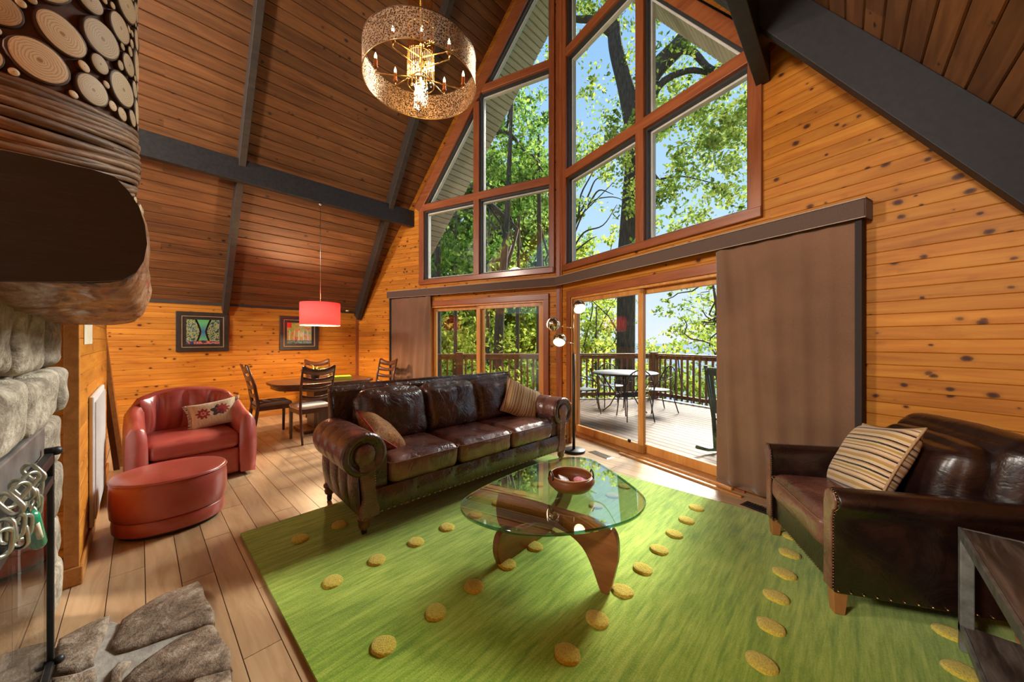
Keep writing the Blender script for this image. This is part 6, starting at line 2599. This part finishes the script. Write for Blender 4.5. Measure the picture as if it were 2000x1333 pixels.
for i, pg in enumerate(flag_px):
    P_ = [Vector((*q, 0)) for q in hp(pg)]
    pc_ = sum(P_, Vector()) / len(P_)
    P_ = [pc_ + (q - pc_) * 1.045 for q in P_]
    # subdivide and roughen the outline, dome the top a little
    ol = []
    for a in range(len(P_)):
        p0, p1 = P_[a], P_[(a + 1) % len(P_)]
        for q in range(4):
            pt = p0.lerp(p1, q / 4)
            nz = noise.noise_vector(pt * 9 + Vector((i * 3, 0, 0))) * .012
            ol.append(pt + Vector((nz.x, nz.y, 0)))
    c = sum(ol, Vector()) / len(ol)
    mb = MB()
    vs, fs = [], []
    n_ = len(ol)
    rings_ = [(1.0, .012), (1.0, HZ - .012), (.97, HZ), (.8, HZ + .004), (.5, HZ + .007), (.2, HZ + .006)]
    for k_, z in rings_:
        for p in ol:
            q = c.lerp(p, k_)
            vs.append((q.x, q.y, z + (noise.noise(Vector((q.x * 8, q.y * 8, i))) * .008 if z >= HZ else 0)))
    for a in range(len(rings_) - 1):
        for b in range(n_):
            e_ = (b + 1) % n_
            fs.append((a * n_ + b, a * n_ + e_, (a + 1) * n_ + e_, (a + 1) * n_ + b))
    fs.append(tuple((len(rings_) - 1) * n_ + b for b in range(n_)))
    mb.add(vs, fs, None, True)
    mb.build('flagstone', MAT['flag'], hearth)

# log mantel: its sawn end faces the camera
NX = -1.25
outl = [(-60, 300), (15, 303), (80, 316), (130, 328), (180, 338), (225, 352), (252, 380), (272, 410), (283, 445), (287, 480), (281, 512), (266, 535), (240, 550), (180, 553), (100, 553), (0, 552), (-60, 552)]
sec0 = [Vector(onx(a, b, NX)) for a, b in outl]
yl = -.62
sec0 = [Vector((NX, yl, sec0[0].z))] + sec0 + [Vector((NX, yl, sec0[-1].z))]
mt = thing('mantel', 'thick bark-edged log mantel with a dark sawn end above the fireplace', 'mantel', (0, 0, 0))
nsec = 70
vs, fs = [], []
n_ = len(sec0)
for j in range(nsec + 1):
    t_ = j / nsec
    x = NX + (-3.02 - NX) * t_
    for i, p in enumerate(sec0):
        cy_, cz_ = -.28, 1.64
        k_ = 1.0 + .012 * math.sin(t_ * 5)
        yy = cy_ + (p.y - cy_) * k_ + .012 * (.5 if p.y > -.1 else 0)
        zz = cz_ + (p.z - cz_) * (1.0 + .12 * min(1, t_ * 6)) - .012 * t_
        r_ = noise.noise(Vector((x * 3.1, p.y * 6, p.z * 6))) * .022 + noise.noise(Vector((x * 11, p.y * 23, p.z * 23))) * .016
        if t_ == 0:
            r_ *= .15
            yy, zz = p.y, p.z
        dirn = Vector((0, yy - cy_, zz - cz_))
        if dirn.length > 0:
            dirn.normalize()
        if p.y <= yl + .01:
            r_ = 0
        vs.append((x, yy + dirn.y * r_, zz + dirn.z * r_))
for j in range(nsec):
    for i in range(n_):
        e_ = (i + 1) % n_
        fs.append((j * n_ + i, j * n_ + e_, (j + 1) * n_ + e_, (j + 1) * n_ + i))
fs.append(tuple(nsec * n_ + i for i in range(n_)))
mb = MB()
mb.add(vs, fs, None, True)
mb.build('log', MAT['bark_mantel'], mt, subsurf=1)
mb = MB()
mb.add([(NX + .006, p.y, p.z) for p in sec0], [tuple(range(n_))])
ed = mb.build('sawn_end', MAT['mantel_cut'], mt)
md = ed.modifiers.new('solid', 'SOLIDIFY')
md.thickness = .02

# chimney clad in log slices, bound with vines above the mantel
CXc, CYc, CR0 = -2.0, -.335, .325
chm = thing('chimney', 'round chimney covered in pale log slices with a band of vines', 'chimney', (CXc, CYc, 0))
ztop = 5.75
MB().lathe([(CR0 + .005, 1.70), (CR0 + .008, 1.86), (CR0 - .035, 1.93), (CR0 - .035, 2.05), (CR0 - .012, 2.10), (CR0 - .008, ztop)], 48).build('core', MAT['chim'], chm)


def slice_mat():
    k = NT('log_slice_rings')
    v = k.coords((1, 1, 1))
    sp = k.n('SeparateXYZ')
    k.l(v, sp.inputs[0])
    w = k.noise(k.coords((2, 2, 2), 9), 1.5, 2)
    d_ = k.math('SQRT', k.math('ADD', k.math('MULTIPLY', sp.outputs[0], sp.outputs[0]), k.math('MULTIPLY', sp.outputs[1], sp.outputs[1])))
    dd = k.math('ADD', d_, k.math('MULTIPLY', w, .18))
    rg = k.math('FRACT', k.math('MULTIPLY', dd, 9.0))
    base_c = k.ramp(rg, [(.0, (.50, .36, .22)), (.6, (.60, .46, .30)), (.95, (.36, .23, .12))])
    pith = k.math('LESS_THAN', d_, .10)
    col = k.mix(pith, base_c, (.30, .17, .08))
    edge_ = k.math('GREATER_THAN', d_, .93)
    col = k.mix(edge_, col, (.05, .022, .012))
    col = k.value_jitter(col, .8, 1.2)
    k.set(col=col, rough=.55, spec=.35)
    return k.m


MAT['slice'] = slice_mat()
slm = []
for v_ in range(4):
    mb = MB()
    n_ = 22
    vs, fs = [], []
    prof = [(1.0, -.5), (1.02, .55), (.97, .80), (.6, .92), (.25, .97)]
    for (r_, z) in prof:
        for i in range(n_):
            a = 2 * PI * i / n_
            rr = r_ * (1 + .07 * noise.noise(Vector((math.cos(a) * 1.3, math.sin(a) * 1.3, v_ * 5))))
            vs.append((rr * math.cos(a), rr * math.sin(a), z))
    for j in range(len(prof) - 1):
        for i in range(n_):
            e_ = (i + 1) % n_
            fs.append((j * n_ + i, j * n_ + e_, (j + 1) * n_ + e_, (j + 1) * n_ + i))
    fs.append(tuple((len(prof) - 1) * n_ + i for i in range(n_)))
    mb.add(vs, fs, None, True)
    me_ = mb.mesh('log_slice')
    me_.materials.append(MAT['slice'])
    slm.append(me_)
# dart throwing, large slices first; only the side towards the room and camera
g = random.Random(77)
placed = []
def try_place(r_, tries, z0, z1, a0, a1, rad):
    n0 = 0
    for _ in range(tries):
        a = g.uniform(a0, a1)
        z = g.uniform(z0 - (.085 * max(0, math.cos(a)) if z0 > 2 else 0) + r_ * .8, z1 - r_)
        ok = True
        for (b, zz, rr) in placed:
            if abs(zz - z) < rr + r_:
                if math.hypot((a - b) * rad, z - zz) < (rr + r_) * .98:
                    ok = False
                    break
        if ok:
            placed.append((a, z, r_))
            n0 += 1
    return n0
A0, A1 = math.radians(-75), math.radians(125)
for r_, tr_ in ((.060, 120), (.047, 900), (.038, 4000), (.030, 7000), (.023, 8000), (.017, 8000), (.012, 6000)):
    try_place(r_, tr_, 2.17, 2.86, A0, A1, CR0)
placed_hi = list(placed)
placed = []
for r_, tr_ in ((.040, 120), (.028, 500), (.019, 900), (.013, 900)):
    try_place(r_, tr_, 1.70, 1.88, math.radians(45), A1, CR0 + .01)
allp = [(a, z, r_, CR0 - .006) for a, z, r_ in placed_hi] + [(a, z, r_, CR0 + .008) for a, z, r_ in placed]
allp.sort(key=lambda q: -q[2])
joined = MB()
for i, (a, z, r_, rad) in enumerate(allp):
    nrm = Vector((math.cos(a), math.sin(a), 0))
    M_ = frame_matrix((nrm.x * rad, nrm.y * rad, z), (-nrm.y, nrm.x, 0), (0, 0, 1), tuple(nrm))
    M_ = M_ @ Matrix.Rotation(g.uniform(0, 6), 4, 'Z') @ Matrix.Diagonal((r_, r_ * g.uniform(.82, 1.0), .012, 1))
    if i < 300:
        o = link('log_slice', slm[i % 4], None, chm)
        o.matrix_local = M_
n_slices = len(allp)
for i in range(21):
    z = 1.853 + i * .0155
    r_ = .0105 + .003 * g.random()
    pts_ = []
    ph = g.uniform(0, 6)
    for k_ in range(64):
        a = 2 * PI * k_ / 64
        tilt = -.085 * max(0, math.cos(a))
        bul = CR0 - .012 + .012 * math.sin(max(0, z - 1.915) / .26 * PI)
        rr = bul + .010 * noise.noise(Vector((math.cos(a) * 2, math.sin(a) * 2, i * 2.3)))
        zz = z + .014 * noise.noise(Vector((math.cos(a) * 1.2, math.sin(a) * 1.2, i * 1.1 + 50))) + tilt
        pts_.append((rr * math.cos(a), rr * math.sin(a), zz))
    MB().tube(pts_, r_, 7, closed=True).build('vine', MAT['vine'], chm)

# ---------------------------------------------------------------- short partition wall with heater
PY = -.235
pw = struct('wall_partition', 'short pine partition wall beside the fireplace', (0, 0, 0), 0, MB().box(-5.5, -3.12, PY - .16, PY - .022, 0, 2.15), MAT['shell'])
i = 0
z = 0.0
while z < 2.14:
    z1 = min(z + .105, 2.15)
    m_ = plank_mesh(z, z1, -5.5, -5.5, -3.118, -3.118)
    o = m_.build('plank', MAT['pine'], pw)
    o.matrix_local = Matrix.Translation((-8.618, PY, 0)) @ Matrix.Rotation(PI, 4, 'Z') if False else Matrix(((-1, 0, 0, -8.618), (0, -1, 0, PY), (0, 0, 1, 0), (0, 0, 0, 1)))
    m_ = plank_mesh(z, z1, -.16, -.16, -.03, -.03)
    o = m_.build('plank', MAT['pine'], pw)
    o.matrix_local = frame_matrix((-3.10, PY, 0), (0, 1, 0), (-1, 0, 0), (0, 0, 1))
    z += .105
MB().box(-3.12, -3.088, PY - .052, PY + .004, 0, 2.15).build('corner_trim', MAT['base'], pw, bevel=.004)
MB().box(-3.10, -3.075, PY - .18, PY + .016, 0, .10).build('baseboard', MAT['base'], pw, bevel=.006)
MB().box(-5.5, -3.10, PY, PY + .016, 0, .10).build('baseboard', MAT['base'], pw, bevel=.006)

MAT['whitemetal'] = plain('white_enamel', (.72, .72, .72), (.66, .66, .66), scale=20, rough=.35)
MAT['outlet'] = plain('almond_plastic', (.40, .32, .18), scale=20, rough=.4)
ht = thing('wall_heater', 'tall white ribbed wall heater on the short partition', 'heater', (-3.62, PY, .11))
MB().box(-.98, 0, .002, .026, 0, .87).build('cabinet', MAT['whitemetal'], ht, bevel=.008)
for i in range(30):
    x = -.95 + i * .0315
    MB().box(x, x + .016, .026, .034, .05, .83).build('louver', MAT['whitemetal'], ht)
pp_ = MB().box(-3.86, -3.34, PY + .001, PY + .004, 1.33, 1.62).build('notice', plain('cream_paper', (.70, .66, .50), (.62, .58, .44), scale=14, rough=.7), None)
tag(pp_, 'cream paper notice pinned high on the short partition wall', 'notice')
o_ = MB().box(-5.02, -4.94, PY + .0005, PY + .008, .34, .46).build('outlet', MAT['outlet'], None, bevel=.002)
tag(o_, 'almond wall outlet low on the short partition wall', 'outlet')
# two boards leaning at the end of the partition
for (dx, mt_, lb, w) in ((0.0, 'dine', 'dark narrow board leaning at the end of the partition wall', .035), (-.16, 'base', 'honey pine board leaning beside the dark one at the partition end', .09)):
    lb_ = thing('leaning_board', lb, 'board', (-5.56 + dx, -.19 + abs(dx) * .2, 0.0))
    MB().hexa([(-w, -.0, 0), (w, -.0, 0), (w, .045, 0), (-w, .045, 0)], [(-w, -.16, 1.66), (w, -.16, 1.66), (w, -.115, 1.66), (-w, -.115, 1.66)]).build('board', MAT[mt_], lb_, bevel=.003)

# ---------------------------------------------------------------- unseen lamps added behind the camera as fill light
for (x, y, zl, en) in ((-1.3, -2.4, 3.1, 560), (-5.2, -2.6, 3.75, 620)):
    t_ = thing('fill_lamp', 'unseen four-armed steel lamp added behind the camera as fill, right' if x > -3 else 'unseen four-armed steel lamp added behind the camera as fill, left', 'lamp', (x, y, zl))
    MB().lathe([(.02, .62), (.10, .60), (.12, .55), (.11, .55), (0, .59)], 32).build('canopy', MAT['steel'], t_)
    for k_ in range(4):
        a = k_ * PI / 2
        MB().tube([(0, 0, .58), (math.cos(a) * .3, math.sin(a) * .3, .5), (math.cos(a) * .42, math.sin(a) * .42, .25)], .01, 8).build('arm', MAT['steel'], t_)
    zc = RZ - RS * abs(x - RX) - zl
    MB().tube([(0, 0, .58), (0, 0, zc)], .008, 8).build('rod', MAT['steel'], t_)
    lamp_light('fill_light', (0, 0, -.05), en, .35, (1.0, .89, .75), t_)
